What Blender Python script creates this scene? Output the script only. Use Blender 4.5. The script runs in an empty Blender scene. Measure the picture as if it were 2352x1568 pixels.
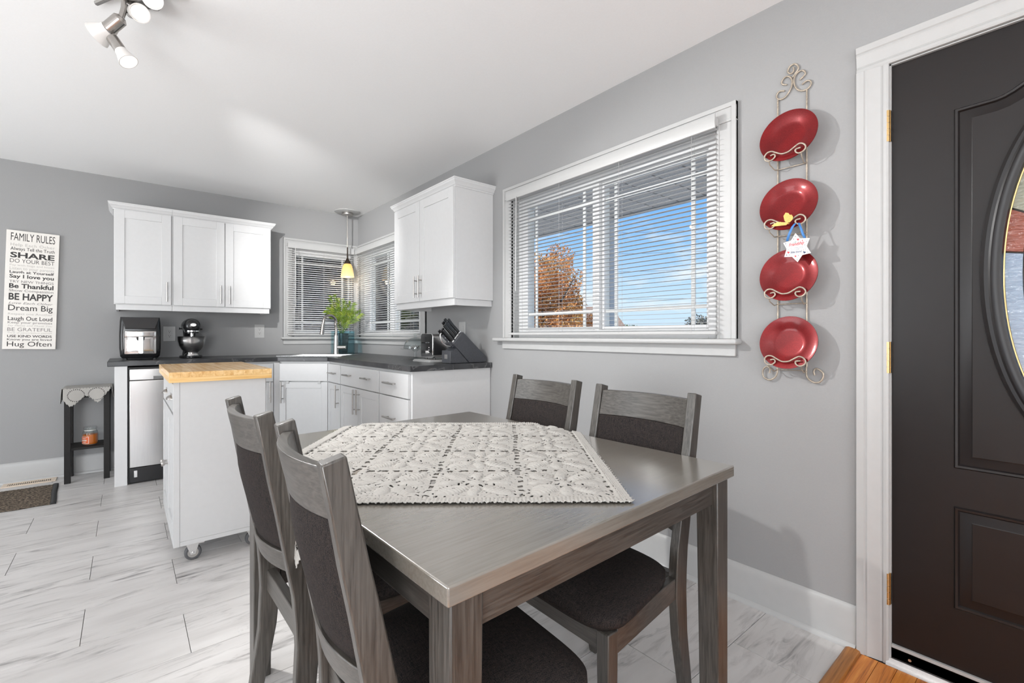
import bpy, bmesh, math, random
import numpy as np
from math import pi, sin, cos, radians, atan2, sqrt
from mathutils import Vector, Matrix, geometry

random.seed(7)
SC = bpy.context.scene
COL = SC.collection

# ---------------------------------------------------------------- camera
cam_d = bpy.data.cameras.new('camera')
cam = bpy.data.objects.new('camera', cam_d)
COL.objects.link(cam)
cam_d.sensor_width = 36.0
cam_d.lens = 36.0 * 1071.8 / 2352.0
cam_d.shift_y = -13.4 / 2352.0
cam_d.clip_start = 0.02
cam.location = (0, 0, 1.1137)
cam.rotation_euler = (radians(90), 0, -0.691083)
SC.camera = cam

# ---------------------------------------------------------------- exposure
SC.view_settings.view_transform = 'Standard'
SC.view_settings.look = 'None'
SC.view_settings.exposure = 0.0
SC.view_settings.gamma = 1.0
SC.view_settings.use_curve_mapping = False

# ---------------------------------------------------------------- sky
W = bpy.data.worlds.new('sky'); SC.world = W; W.use_nodes = True
nt = W.node_tree; nt.nodes.clear()
def wn(t, **k):
    n = nt.nodes.new(t)
    for a, b in k.items(): setattr(n, a, b)
    return n
tc = wn('ShaderNodeTexCoord'); sep = wn('ShaderNodeSeparateXYZ')
nt.links.new(tc.outputs['Generated'], sep.inputs[0])
rmp = wn('ShaderNodeValToRGB')
el = rmp.color_ramp.elements
el[0].position = 0.0; el[0].color = (0.66, 0.82, 1.0, 1)
el[1].position = 1.0; el[1].color = (0.05, 0.20, 0.62, 1)
for p, c in ((0.08, (0.58, 0.79, 1.0, 1)), (0.18, (0.32, 0.60, 1.0, 1)), (0.30, (0.13, 0.42, 1.0, 1))):
    e = el.new(p); e.color = c
nt.links.new(sep.outputs[2], rmp.inputs[0])
mp = wn('ShaderNodeMapping'); mp.inputs['Scale'].default_value = (2.6, 2.6, 9.0)
nt.links.new(tc.outputs['Generated'], mp.inputs[0])
nz = wn('ShaderNodeTexNoise'); nz.inputs['Scale'].default_value = 2.2; nz.inputs['Detail'].default_value = 8
nz.inputs['Roughness'].default_value = 0.6
nt.links.new(mp.outputs[0], nz.inputs['Vector'])
cr = wn('ShaderNodeValToRGB')
cr.color_ramp.elements[0].position = 0.50; cr.color_ramp.elements[0].color = (0, 0, 0, 1)
cr.color_ramp.elements[1].position = 0.70; cr.color_ramp.elements[1].color = (1, 1, 1, 1)
nt.links.new(nz.outputs['Fac'], cr.inputs[0])
mx = wn('ShaderNodeMixRGB'); mx.inputs[2].default_value = (0.88, 0.93, 1.0, 1)
nt.links.new(cr.outputs[0], mx.inputs[0]); nt.links.new(rmp.outputs[0], mx.inputs[1])
bg = wn('ShaderNodeBackground'); bg.inputs[1].default_value = 1.1
nt.links.new(mx.outputs[0], bg.inputs[0])
wo = wn('ShaderNodeOutputWorld'); nt.links.new(bg.outputs[0], wo.inputs[0])

# ---------------------------------------------------------------- lights
def light(name, kind, loc, energy, color=(1, 1, 1), rot=None, **k):
    d = bpy.data.lights.new(name, kind); d.energy = energy; d.color = color
    for a, b in k.items(): setattr(d, a, b)
    o = bpy.data.objects.new(name, d); COL.objects.link(o); o.location = loc
    if rot: o.rotation_euler = rot
    return o
def aim(o, target):
    o.rotation_euler = (Vector(target) - o.location).to_track_quat('-Z', 'Y').to_euler()

sun = light('sun', 'SUN', (-20, 0, 20), 7.0, (1.0, 0.95, 0.88), angle=0.01)
aim(sun, Vector((-20, 0, 20)) + Vector((0.62, 0.06, -0.78)))
# area fills added at openings in wall_back and wall_left to brighten the room
lw = light('back_opening_fill', 'AREA', (-0.9, -3.50, 1.45), 84, (0.965, 0.985, 1.0), shape='RECTANGLE', size=2.6, size_y=1.5)
aim(lw, (-0.9, 0, 2.0))
ld = light('left_opening_fill', 'AREA', (-3.35, 2.9, 1.15), 86, (0.97, 0.985, 1.0), shape='RECTANGLE', size=2.1, size_y=2.0)
aim(ld, (0, 3.1, 3.4))
# unseen upward fill added behind the camera, throwing its light at the ceiling
bf_ = light('ceiling_bounce_fill', 'AREA', (-1.5, -1.0, 1.0), 96, (0.965, 0.985, 1.0), shape='DISK', size=1.2)
aim(bf_, (-1.1, 0.2, 3.0))
# spots of the kitchen track light, plus an added corner fill off its heads
def spot(name, loc, target, energy, cone, blend=0.5, soft=0.02):
    o = light(name, 'SPOT', loc, energy, (1.0, 0.995, 0.985), spot_size=radians(cone), spot_blend=blend, shadow_soft_size=soft); aim(o, target); return o
spot('track_spot_window_wall', (0.013, 2.330, 2.155), (2.0, 0.80, 0.10), 132, 100, 0.6)
spot('kitchen_fill_spot', (-0.030, 2.475, 2.250), (2.05, 5.1, 1.55), 330, 50, 0.9)
spot('track_spot_room', (0.045, 2.245, 2.325), (0.0, -0.5, 0.0), 10, 120, 0.6)
light('pendant_bulb', 'POINT', (1.83, 4.98, 1.72), 0.8, (1.0, 0.80, 0.52), shadow_soft_size=0.03)

# ---------------------------------------------------------------- helpers
ORG = {}
class MB:
    def __init__(s): s.v = []; s.f = []
    def add(s, vs, fs):
        b = len(s.v); s.v += [tuple(v) for v in vs]; s.f += [tuple(b + i for i in f) for f in fs]; return s
    def box(s, x0, x1, y0, y1, z0, z1):
        return s.add([(x0,y0,z0),(x1,y0,z0),(x1,y1,z0),(x0,y1,z0),(x0,y0,z1),(x1,y0,z1),(x1,y1,z1),(x0,y1,z1)],
                     [(0,3,2,1),(4,5,6,7),(0,1,5,4),(1,2,6,5),(2,3,7,6),(3,0,4,7)])
    def fbox(s, F, u0, u1, n0, n1, z0, z1):
        P = lambda u, n, z: F(u, n, z)
        return s.add([P(u0,n0,z0),P(u1,n0,z0),P(u1,n1,z0),P(u0,n1,z0),P(u0,n0,z1),P(u1,n0,z1),P(u1,n1,z1),P(u0,n1,z1)],
                     [(0,3,2,1),(4,5,6,7),(0,1,5,4),(1,2,6,5),(2,3,7,6),(3,0,4,7)])
    def hexa(s, bot, top):   # 4 bottom points, 4 top points
        return s.add(list(bot) + list(top), [(0,3,2,1),(4,5,6,7),(0,1,5,4),(1,2,6,5),(2,3,7,6),(3,0,4,7)])
    def cyl(s, p0, p1, r0, r1=None, n=16, cap=True):
        if r1 is None: r1 = r0
        p0 = Vector(p0); p1 = Vector(p1); d = (p1 - p0).normalized()
        a = d.orthogonal().normalized(); b = d.cross(a)
        vs = []
        for p, r in ((p0, r0), (p1, r1)):
            for i in range(n):
                t = 2 * pi * i / n; vs.append(p + a * (r * cos(t)) + b * (r * sin(t)))
        fs = [(i, (i + 1) % n, n + (i + 1) % n, n + i) for i in range(n)]
        if cap: fs += [tuple(range(n - 1, -1, -1)), tuple(range(n, 2 * n))]
        return s.add(vs, fs)
    def tube(s, pts, r, n=8, closed=False, smooth=0):
        P = [Vector(p) for p in pts]
        if smooth: P = spline(P, smooth, closed)
        m = len(P); R = r if isinstance(r, (list, tuple)) else [r] * m
        if len(R) != m: R = [R[min(len(R) - 1, int(i * len(R) / m))] for i in range(m)]
        vs = []; a = None
        for i in range(m):
            if closed: t = P[(i + 1) % m] - P[i - 1]
            else: t = P[min(i + 1, m - 1)] - P[max(i - 1, 0)]
            t = t.normalized() if t.length > 1e-9 else Vector((0, 0, 1))
            if a is None: a = t.orthogonal().normalized()
            a = (a - t * a.dot(t)); a = a.normalized() if a.length > 1e-6 else t.orthogonal().normalized()
            b = t.cross(a)
            for k in range(n):
                w = 2 * pi * k / n; vs.append(P[i] + (a * cos(w) + b * sin(w)) * R[i])
        fs = []
        for i in range(m if closed else m - 1):
            j = (i + 1) % m
            for k in range(n):
                k2 = (k + 1) % n; fs.append((i*n + k, i*n + k2, j*n + k2, j*n + k))
        if not closed: fs += [tuple(range(n - 1, -1, -1)), tuple((m - 1) * n + k for k in range(n))]
        return s.add(vs, fs)
    def lathe(s, prof, c=(0, 0, 0), n=32, M=None):
        vs = []; fs = []; m = len(prof)
        for r, z in prof:
            for k in range(n):
                t = 2 * pi * k / n; v = Vector((r * cos(t), r * sin(t), z))
                if M is not None: v = M @ v
                vs.append(v + Vector(c))
        for i in range(m - 1):
            for k in range(n):
                k2 = (k + 1) % n; fs.append((i*n + k, i*n + k2, (i+1)*n + k2, (i+1)*n + k))
        if prof[0][0] > 1e-6: fs.append(tuple(range(n - 1, -1, -1)))
        if prof[-1][0] > 1e-6: fs.append(tuple((m - 1) * n + k for k in range(n)))
        return s.add(vs, fs)
    def prism(s, poly, fn, a, b):   # fn(p, q, t) -> 3D; poly of (p,q)
        n = len(poly)
        vs = [fn(p, q, a) for p, q in poly] + [fn(p, q, b) for p, q in poly]
        fs = [tuple(range(n - 1, -1, -1)), tuple(range(n, 2 * n))] + [(i, (i+1) % n, n + (i+1) % n, n + i) for i in range(n)]
        return s.add(vs, fs)
    def holed(s, outer, holes, fn, a, b):
        loops = [outer] + holes
        tri = geometry.tessellate_polygon([[Vector((p, q, 0)) for p, q in l] for l in loops])
        flat = [pq for l in loops for pq in l]; N = len(flat)
        vs = [fn(p, q, a) for p, q in flat] + [fn(p, q, b) for p, q in flat]
        fs = [tuple(t) for t in tri] + [tuple(N + i for i in reversed(t)) for t in tri]
        o = 0
        for l in loops:
            n = len(l); fs += [(o + i, o + (i+1) % n, N + o + (i+1) % n, N + o + i) for i in range(n)]; o += n
        return s.add(vs, fs)
    def grid(s, nx, ny, fn, wrap=False):
        vs = [fn(i / nx, j / ny) for j in range(ny + 1) for i in range(nx + 1)]
        w = nx + 1
        return s.add(vs, [(j*w + i, j*w + i + 1, (j+1)*w + i + 1, (j+1)*w + i) for j in range(ny) for i in range(nx)])
    def build(s, name, m, parent=None, bevel=0, seg=2, smooth=35, kind=None, label=None, org=None, solid=0, subd=0, cat=None, group=None):
        me = bpy.data.meshes.new(name)
        if parent is not None: O = ORG[parent.name]
        elif org is not None: O = Vector(org)
        elif kind == 'structure': O = Vector((0, 0, 0))
        else:
            A = np.array(s.v); O = Vector(((A[:,0].min()+A[:,0].max())/2, (A[:,1].min()+A[:,1].max())/2, A[:,2].min()))
        me.from_pydata([(v[0]-O[0], v[1]-O[1], v[2]-O[2]) for v in s.v], [], s.f)
        bm = bmesh.new(); bm.from_mesh(me)
        if len(bm.faces) < 60000: bmesh.ops.recalc_face_normals(bm, faces=bm.faces)
        bm.to_mesh(me); bm.free()
        if smooth:
            for p in me.polygons: p.use_smooth = True
            if smooth < 180: me.set_sharp_from_angle(angle=radians(smooth))
        o = bpy.data.objects.new(name, me); COL.objects.link(o)
        if m is not None: me.materials.append(m)
        if parent is not None: o.parent = parent
        else: o.location = O
        ORG[o.name] = Vector(O)
        if bevel:
            md = o.modifiers.new('bevel', 'BEVEL'); md.width = bevel; md.segments = seg; md.limit_method = 'ANGLE'; md.angle_limit = radians(40)
            md.harden_normals = False
        if subd:
            md = o.modifiers.new('subd', 'SUBSURF'); md.levels = subd; md.render_levels = subd
        if solid:
            md = o.modifiers.new('solid', 'SOLIDIFY'); md.thickness = solid; md.offset = 0
        if kind: o['kind'] = kind
        if label: o['label'] = label
        if cat: o['category'] = cat
        if group: o['group'] = group
        return o

def spline(P, k, closed=False):
    out = []; m = len(P)
    rng = range(m if closed else m - 1)
    for i in rng:
        p0 = P[(i-1) % m] if closed or i > 0 else P[i]*2 - P[i+1]
        p1 = P[i]; p2 = P[(i+1) % m]
        p3 = P[(i+2) % m] if closed or i + 2 < m else p2*2 - p1
        for j in range(k):
            t = j / k
            out.append(0.5 * ((2*p1) + (p2-p0)*t + (2*p0-5*p1+4*p2-p3)*t*t + (3*p1-p0-3*p2+p3)*t*t*t))
    if not closed: out.append(P[-1])
    return out

def thing(name, label, cat, loc=(0, 0, 0), group=None, kind=None, local=False):
    o = bpy.data.objects.new(name, None); COL.objects.link(o); o.location = loc; o.empty_display_size = 0.1
    if label: o['label'] = label
    if cat: o['category'] = cat
    if group: o['group'] = group
    if kind: o['kind'] = kind
    ORG[o.name] = Vector((0, 0, 0)) if local else Vector(loc)
    return o

def dup_tree(root, loc=None, rotz=0, label=None):
    r = root.copy(); COL.objects.link(r)
    if loc is not None: r.location = loc; r.rotation_euler = (0, 0, rotz)
    if label: r['label'] = label
    def rec(src, dst):
        for ch in list(src.children):
            c = ch.copy(); COL.objects.link(c); c.parent = dst
            rec(ch, c)
    rec(root, r)
    return r

def frame(O, u, n):
    O = Vector(O); u = Vector(u).normalized(); n = Vector(n).normalized()
    return lambda a, b, z: O + u * a + n * b + Vector((0, 0, z))

_dg = None
def text_verts(body, bold=0.0, shear=0.0, spacing=1.0):
    cu = bpy.data.curves.new('t', 'FONT'); cu.body = body; cu.offset = bold; cu.shear = shear
    cu.space_character = spacing; cu.resolution_u = 3; cu.fill_mode = 'FRONT' if hasattr(cu, 'fill_mode') else cu.fill_mode
    ob = bpy.data.objects.new('t', cu); COL.objects.link(ob)
    bpy.context.view_layer.update()
    dg = bpy.context.evaluated_depsgraph_get()
    me = bpy.data.meshes.new_from_object(ob.evaluated_get(dg))
    vs = [tuple(v.co) for v in me.vertices]; fs = [tuple(p.vertices) for p in me.polygons]
    bpy.data.objects.remove(ob); bpy.data.curves.remove(cu); bpy.data.meshes.remove(me)
    return vs, fs
def add_text(mb, body, fn, w, h, bold=0.0, shear=0.0, spacing=1.0, caps=None):
    """text fitted in w x h (h = height of a capital), fn(u, v) -> 3D with (0,0) at left end of the baseline"""
    vs, fs = text_verts(body, bold, shear, spacing)
    xs = [v[0] for v in vs]; x0, x1 = min(xs), max(xs)
    mb.add([fn((v[0]-x0)/(x1-x0)*w, v[1]/0.69*h) for v in vs], fs)

# ---------------------------------------------------------------- materials
def mat(name):
    m = bpy.data.materials.new(name); m.use_nodes = True
    nt = m.node_tree; nt.nodes.clear()
    out = nt.nodes.new('ShaderNodeOutputMaterial')
    bs = nt.nodes.new('ShaderNodeBsdfPrincipled')
    nt.links.new(bs.outputs[0], out.inputs[0])
    return m, nt, bs, out
def col(c): return (c[0], c[1], c[2], 1)
def srgb(r, g, b):
    f = lambda x: (x/255/12.92) if x/255 <= 0.04045 else ((x/255 + 0.055)/1.055)**2.4
    return (f(r), f(g), f(b))
def nodes_noise(nt, coord='Object', scale=(1,1,1), ns=5.0, detail=4, rough=0.5, dist=0.0, rnd=False):
    t = nt.nodes.new('ShaderNodeTexCoord'); m = nt.nodes.new('ShaderNodeMapping')
    m.inputs['Scale'].default_value = scale
    nt.links.new(t.outputs[coord], m.inputs[0])
    if rnd:
        oi = nt.nodes.new('ShaderNodeObjectInfo'); mu = nt.nodes.new('ShaderNodeMath'); mu.operation = 'MULTIPLY'; mu.inputs[1].default_value = 57.3
        nt.links.new(oi.outputs['Random'], mu.inputs[0])
        cx = nt.nodes.new('ShaderNodeCombineXYZ')
        for i in range(3): nt.links.new(mu.outputs[0], cx.inputs[i])
        nt.links.new(cx.outputs[0], m.inputs['Location'])
    n = nt.nodes.new('ShaderNodeTexNoise')
    n.inputs['Scale'].default_value = ns; n.inputs['Detail'].default_value = detail
    n.inputs['Roughness'].default_value = rough; n.inputs['Distortion'].default_value = dist
    nt.links.new(m.outputs[0], n.inputs['Vector'])
    return n
def ramp(nt, src, stops):
    r = nt.nodes.new('ShaderNodeValToRGB'); e = r.color_ramp.elements
    e[0].position = stops[0][0]; e[0].color = col(stops[0][1])
    e[1].position = stops[-1][0]; e[1].color = col(stops[-1][1])
    for p, c in stops[1:-1]:
        k = e.new(p); k.color = col(c)
    nt.links.new(src, r.inputs[0]); return r
def bump(nt, bs, src, strength=0.2, dist=0.01):
    b = nt.nodes.new('ShaderNodeBump'); b.inputs['Strength'].default_value = strength; b.inputs['Distance'].default_value = dist
    nt.links.new(src, b.inputs['Height']); nt.links.new(b.outputs[0], bs.inputs['Normal'])

def paint(name, c, rough=0.5, var=0.03, bmp=0.05, ns=60, metal=0.0, spec=0.5):
    m, nt, bs, out = mat(name)
    n = nodes_noise(nt, ns=ns, detail=3)
    c0 = tuple(x*(1-var) for x in c); c1 = tuple(min(1, x*(1+var)) for x in c)
    r = ramp(nt, n.outputs['Fac'], [(0.3, c0), (0.7, c1)])
    nt.links.new(r.outputs[0], bs.inputs['Base Color'])
    bs.inputs['Roughness'].default_value = rough; bs.inputs['Metallic'].default_value = metal
    bs.inputs['Specular IOR Level'].default_value = spec
    if bmp: bump(nt, bs, n.outputs['Fac'], bmp, 0.002)
    return m
def wood(name, dark, mid, light, axis='z', rough=0.45, fine=1.0, rnd=True, bmp=0.08, spec=0.5, coat=0.0):
    m, nt, bs, out = mat(name)
    s = {'x': (1.2, 26, 26), 'y': (26, 1.2, 26), 'z': (26, 26, 1.2)}[axis]
    n = nodes_noise(nt, scale=s, ns=3.2*fine, detail=7, rough=0.62, dist=0.4, rnd=rnd)
    n2 = nodes_noise(nt, scale=(1, 1, 1), ns=5, detail=3, rnd=rnd)
    mixn = nt.nodes.new('ShaderNodeMath'); mixn.operation = 'MULTIPLY_ADD'; mixn.inputs[1].default_value = 0.16; 
    nt.links.new(n2.outputs['Fac'], mixn.inputs[0]); nt.links.new(n.outputs['Fac'], mixn.inputs[2])
    r = ramp(nt, mixn.outputs[0], [(0.42, dark), (0.57, mid), (0.74, light)])
    nt.links.new(r.outputs[0], bs.inputs['Base Color'])
    bs.inputs['Roughness'].default_value = rough
    bs.inputs['Specular IOR Level'].default_value = spec; bs.inputs['Coat Weight'].default_value = coat; bs.inputs['Coat Roughness'].default_value = rough*0.8
    bump(nt, bs, n.outputs['Fac'], bmp, 0.002)
    return m
def metal(name, c, rough=0.25, aniso=None):
    m, nt, bs, out = mat(name)
    n = nodes_noise(nt, scale=aniso or (40, 40, 40), ns=4, detail=3)
    r = ramp(nt, n.outputs['Fac'], [(0.2, tuple(x*0.9 for x in c)), (0.8, c)])
    nt.links.new(r.outputs[0], bs.inputs['Base Color'])
    bs.inputs['Metallic'].default_value = 1.0; bs.inputs['Roughness'].default_value = rough
    return m
def glass_thin(name, tint=(1, 1, 1), refl=1.0, ior=1.45, rough=0.0):
    m, nt, bs, out = mat(name); nt.nodes.remove(bs)
    tr = nt.nodes.new('ShaderNodeBsdfTransparent'); tr.inputs[0].default_value = col(tint)
    gl = nt.nodes.new('ShaderNodeBsdfGlossy'); gl.inputs['Roughness'].default_value = rough
    lw_ = nt.nodes.new('ShaderNodeLayerWeight'); lw_.inputs[0].default_value = 0.5      # same from both sides of the thin sheet
    pw = nt.nodes.new('ShaderNodeMath'); pw.operation = 'POWER'; pw.inputs[1].default_value = 4.0
    fr = nt.nodes.new('ShaderNodeMath'); fr.operation = 'MULTIPLY_ADD'; fr.inputs[1].default_value = 0.8*refl; fr.inputs[2].default_value = 0.04*refl
    nt.links.new(lw_.outputs['Facing'], pw.inputs[0]); nt.links.new(pw.outputs[0], fr.inputs[0])
    mx = nt.nodes.new('ShaderNodeMixShader')
    nt.links.new(fr.outputs[0], mx.inputs[0]); nt.links.new(tr.outputs[0], mx.inputs[1]); nt.links.new(gl.outputs[0], mx.inputs[2])
    nt.links.new(mx.outputs[0], out.inputs[0])
    return m

M = {}
M['wall'] = paint('wall_paint', srgb(151, 151, 151), 0.75, 0.012, 0.12, 180)
M['bounce_wall'] = paint('bounce_wall_paint', (0.78, 0.78, 0.78), 0.75, 0.012, 0.12, 180)  # unseen walls made paler to bounce more light into the room
M['ceiling'] = paint('ceiling_paint', (0.88, 0.88, 0.88), 0.8, 0.01, 0.1, 120)
M['trim'] = paint('trim_paint', (0.455, 0.455, 0.45), 0.4, 0.015, 0.03, 30)
M['cab'] = paint('cabinet_paint', (0.65, 0.65, 0.65), 0.35, 0.012, 0.03, 40)
M['cart'] = paint('cart_paint', (0.55, 0.55, 0.55), 0.35, 0.012, 0.03, 40)
M['vinyl'] = paint('white_vinyl', (0.74, 0.74, 0.74), 0.35, 0.01, 0.02, 40)
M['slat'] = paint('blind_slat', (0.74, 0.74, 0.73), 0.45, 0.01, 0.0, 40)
M['slatbacklit'] = paint('blind_slat_backlit', (0.50, 0.50, 0.50), 0.5, 0.01, 0.0, 40)  # white slats painted darker so they look backlit against the sky
M['grille'] = paint('grille_bar', (0.70, 0.71, 0.70), 0.45, 0.01, 0.0, 40)
M['plastic_w'] = paint('white_plastic', (0.48, 0.48, 0.475), 0.35, 0.01, 0.0, 40)
M['black'] = paint('black_gloss', (0.012, 0.012, 0.013), 0.22, 0.1, 0.0, 40)
M['blackm'] = paint('black_matte', (0.02, 0.02, 0.02), 0.5, 0.1, 0.02, 60)
M['stoolblack'] = paint('black_brown_lacquer', (0.010, 0.009, 0.0085), 0.55, 0.15, 0.04, 40, spec=0.3)
M['block'] = paint('knife_block_charcoal', (0.055, 0.058, 0.066), 0.4, 0.12, 0.03, 80)
M['door'] = paint('door_dark_paint', (0.009, 0.007, 0.007), 0.36, 0.08, 0.04, 20, spec=0.42)
M['steel'] = metal('stainless_steel', (0.66, 0.65, 0.64), 0.22, (60, 60, 2))
M['steelmir'] = metal('polished_steel', (0.75, 0.74, 0.73), 0.10, (2, 2, 60))
M['nickel'] = metal('brushed_nickel', (0.50, 0.48, 0.46), 0.32)
M['faucet'] = metal('faucet_nickel', (0.42, 0.39, 0.36), 0.26)
M['chrome'] = metal('chrome', (0.85, 0.85, 0.85), 0.06)
M['brass'] = metal('aged_brass', (0.62, 0.43, 0.20), 0.35)
M['wire'] = paint('cream_bronze_wire', (0.42, 0.36, 0.29), 0.42, 0.25, 0.05, 90, metal=0.35)
M['cream'] = paint('cream_yarn', (0.39, 0.375, 0.35), 0.9, 0.06, 0.3, 700)
M['alu'] = metal('aluminium', (0.72, 0.71, 0.70), 0.35)
M['caming'] = metal('dark_caming', (0.09, 0.085, 0.08), 0.4)
M['glass'] = glass_thin('window_glass', (0.97, 0.985, 0.98), 1, 1.5)
M['glass_soft'] = glass_thin('low_glint_window_glass', (0.97, 0.985, 0.98), 0.30, 1.5)  # same window glass, reflections weakened to tone down lamp glints
M['clear'] = glass_thin('clear_glass', (0.94, 0.96, 0.96), 1, 1.5)
M['rubber'] = paint('grey_rubber', (0.085, 0.085, 0.09), 0.6, 0.1, 0.05, 60)
M['lampmetal'] = metal('satin_nickel_lamp', (0.45, 0.43, 0.41), 0.25)
M['bronze'] = paint('dark_bronze', (0.045, 0.030, 0.022), 0.4, 0.1, 0.02, 50, metal=0.6)
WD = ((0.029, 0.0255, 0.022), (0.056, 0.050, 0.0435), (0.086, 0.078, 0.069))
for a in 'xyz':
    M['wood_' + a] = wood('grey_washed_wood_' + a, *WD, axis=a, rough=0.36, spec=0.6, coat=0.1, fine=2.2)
M['tabletop'] = wood('grey_washed_sheen_top', (0.155, 0.141, 0.121), (0.175, 0.160, 0.138), (0.195, 0.179, 0.156), axis='x', rough=0.24, bmp=0.004, fine=2.0, spec=1.0, coat=1.0)  # base colour lightened to stand in for light reflected by the lacquer
M['oak'] = wood('orange_oak', srgb(150, 84, 24), srgb(204, 120, 42), srgb(226, 150, 70), axis='x', rough=0.35, fine=0.8)
M['oakstrip'] = wood('oak_threshold', srgb(118, 72, 28), srgb(160, 102, 46), srgb(182, 124, 64), axis='x', rough=0.4, fine=0.8)
M['butcher'] = wood('butcher_block', srgb(206, 158, 96), srgb(226, 184, 124), srgb(238, 204, 150), axis='y', rough=0.25, fine=0.6, bmp=0.02)
M['butcherend'] = wood('butcher_block_board', srgb(214, 166, 96), srgb(230, 188, 124), srgb(238, 204, 150), axis='x', rough=0.3, fine=0.6, bmp=0.02)

# dark woven upholstery
m, nt, bs, out = mat('charcoal_weave')
n1 = nodes_noise(nt, scale=(900, 60, 900), ns=1, detail=2)
n2 = nodes_noise(nt, scale=(60, 900, 60), ns=1, detail=2)
ad = nt.nodes.new('ShaderNodeMath'); ad.operation = 'ADD'
nt.links.new(n1.outputs['Fac'], ad.inputs[0]); nt.links.new(n2.outputs['Fac'], ad.inputs[1])
r = ramp(nt, ad.outputs[0], [(0.80, (0.003, 0.003, 0.0035)), (1.0, (0.011, 0.0095, 0.010)), (1.22, (0.060, 0.046, 0.040))])
nt.links.new(r.outputs[0], bs.inputs['Base Color']); bs.inputs['Roughness'].default_value = 0.9
bs.inputs['Specular IOR Level'].default_value = 0.2
bump(nt, bs, ad.outputs[0], 0.35, 0.0015); M['weave'] = m

# marble-look tile
m, nt, bs, out = mat('marble_tile')
n1 = nodes_noise(nt, scale=(1.5, 9.0, 1), ns=2.3, detail=10, rough=0.66, dist=1.1, rnd=True)
n2 = nodes_noise(nt, scale=(1.1, 3.0, 1), ns=2.0, detail=3, rnd=True)
v = ramp(nt, n1.outputs['Fac'], [(0.50, (0, 0, 0)), (0.60, (0.35, 0.35, 0.35)), (0.72, (1, 1, 1))])
v2 = ramp(nt, n2.outputs['Fac'], [(0.34, (0, 0, 0)), (0.60, (1, 1, 1))])
mu = nt.nodes.new('ShaderNodeMath'); mu.operation = 'MULTIPLY'
nt.links.new(v.outputs[0], mu.inputs[0]); nt.links.new(v2.outputs[0], mu.inputs[1])
n3 = nodes_noise(nt, scale=(1.0, 4, 1), ns=3, detail=5, rnd=True)
base = ramp(nt, n3.outputs['Fac'], [(0.3, (0.53, 0.51, 0.495)), (0.7, (0.63, 0.61, 0.595))])
mxr = nt.nodes.new('ShaderNodeMixRGB'); mxr.inputs[2].default_value = (0.06, 0.052, 0.052, 1)
nt.links.new(mu.outputs[0], mxr.inputs[0]); nt.links.new(base.outputs[0], mxr.inputs[1])
nt.links.new(mxr.outputs[0], bs.inputs['Base Color']); bs.inputs['Roughness'].default_value = 0.36
M['tile'] = m
M['grout'] = paint('grout', (0.07, 0.065, 0.06), 0.8)

# dark slate laminate worktop
m, nt, bs, out = mat('slate_worktop')
n1 = nodes_noise(nt, scale=(1, 1, 1), ns=2.4, detail=5, rough=0.55, dist=1.2)
n2 = nodes_noise(nt, scale=(1, 1, 1), ns=9.0, detail=6)
b1 = ramp(nt, n2.outputs['Fac'], [(0.3, (0.018, 0.019, 0.021)), (0.7, (0.055, 0.056, 0.060))])
v = ramp(nt, n1.outputs['Fac'], [(0.490, (0, 0, 0)), (0.50, (1, 1, 1)), (0.510, (0, 0, 0))])
mxr = nt.nodes.new('ShaderNodeMixRGB'); mxr.inputs[2].default_value = (0.13, 0.13, 0.13, 1)
nt.links.new(v.outputs[0], mxr.inputs[0]); nt.links.new(b1.outputs[0], mxr.inputs[1])
nt.links.new(mxr.outputs[0], bs.inputs['Base Color']); bs.inputs['Roughness'].default_value = 0.3
M['slate'] = m

# red glitter plates
m, nt, bs, out = mat('red_lacquer')
vo = nt.nodes.new('ShaderNodeTexVoronoi'); vo.inputs['Scale'].default_value = 420
t = nt.nodes.new('ShaderNodeTexCoord'); nt.links.new(t.outputs['Object'], vo.inputs['Vector'])
r = ramp(nt, vo.outputs['Distance'], [(0.1, (0.23, 0.011, 0.012)), (0.6, (0.15, 0.004, 0.006))])
n2 = nodes_noise(nt, ns=9, detail=5)
r2 = ramp(nt, n2.outputs['Fac'], [(0.35, (0.8, 0.8, 0.8)), (0.7, (1.25, 1.1, 1.1))])
mm = nt.nodes.new('ShaderNodeMixRGB'); mm.blend_type = 'MULTIPLY'; mm.inputs[0].default_value = 1
nt.links.new(r.outputs[0], mm.inputs[1]); nt.links.new(r2.outputs[0], mm.inputs[2])
nt.links.new(mm.outputs[0], bs.inputs['Base Color'])
bs.inputs['Roughness'].default_value = 0.36; bs.inputs['Metallic'].default_value = 0.35
bs.inputs['Coat Weight'].default_value = 0.35; bs.inputs['Coat Roughness'].default_value = 0.12; bs.inputs['Specular IOR Level'].default_value = 0.3
M['red'] = m

# perforated soffit
m, nt, bs, out = mat('soffit_aluminium')
vo = nt.nodes.new('ShaderNodeTexVoronoi'); vo.inputs['Scale'].default_value = 24; vo.inputs['Randomness'].default_value = 0.0
t = nt.nodes.new('ShaderNodeTexCoord'); nt.links.new(t.outputs['Object'], vo.inputs['Vector'])
r = ramp(nt, vo.outputs['Distance'], [(0.10, (0.30, 0.27, 0.24)), (0.14, (0.72, 0.67, 0.61))])
nt.links.new(r.outputs[0], bs.inputs['Base Color']); bs.inputs['Roughness'].default_value = 0.6
M['soffit'] = m
M['soffitgap'] = paint('soffit_groove', (0.24, 0.22, 0.20), 0.7)
M['fascia'] = paint('fascia_white', (0.62, 0.61, 0.60), 0.5)
def leafmat(name, stops, ns=1.2):
    m, nt, bs, out = mat(name)
    n = nodes_noise(nt, ns=ns, detail=6, rough=0.7)
    r = ramp(nt, n.outputs['Fac'], stops)
    nt.links.new(r.outputs[0], bs.inputs['Base Color']); bs.inputs['Roughness'].default_value = 0.6
    return m
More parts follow.
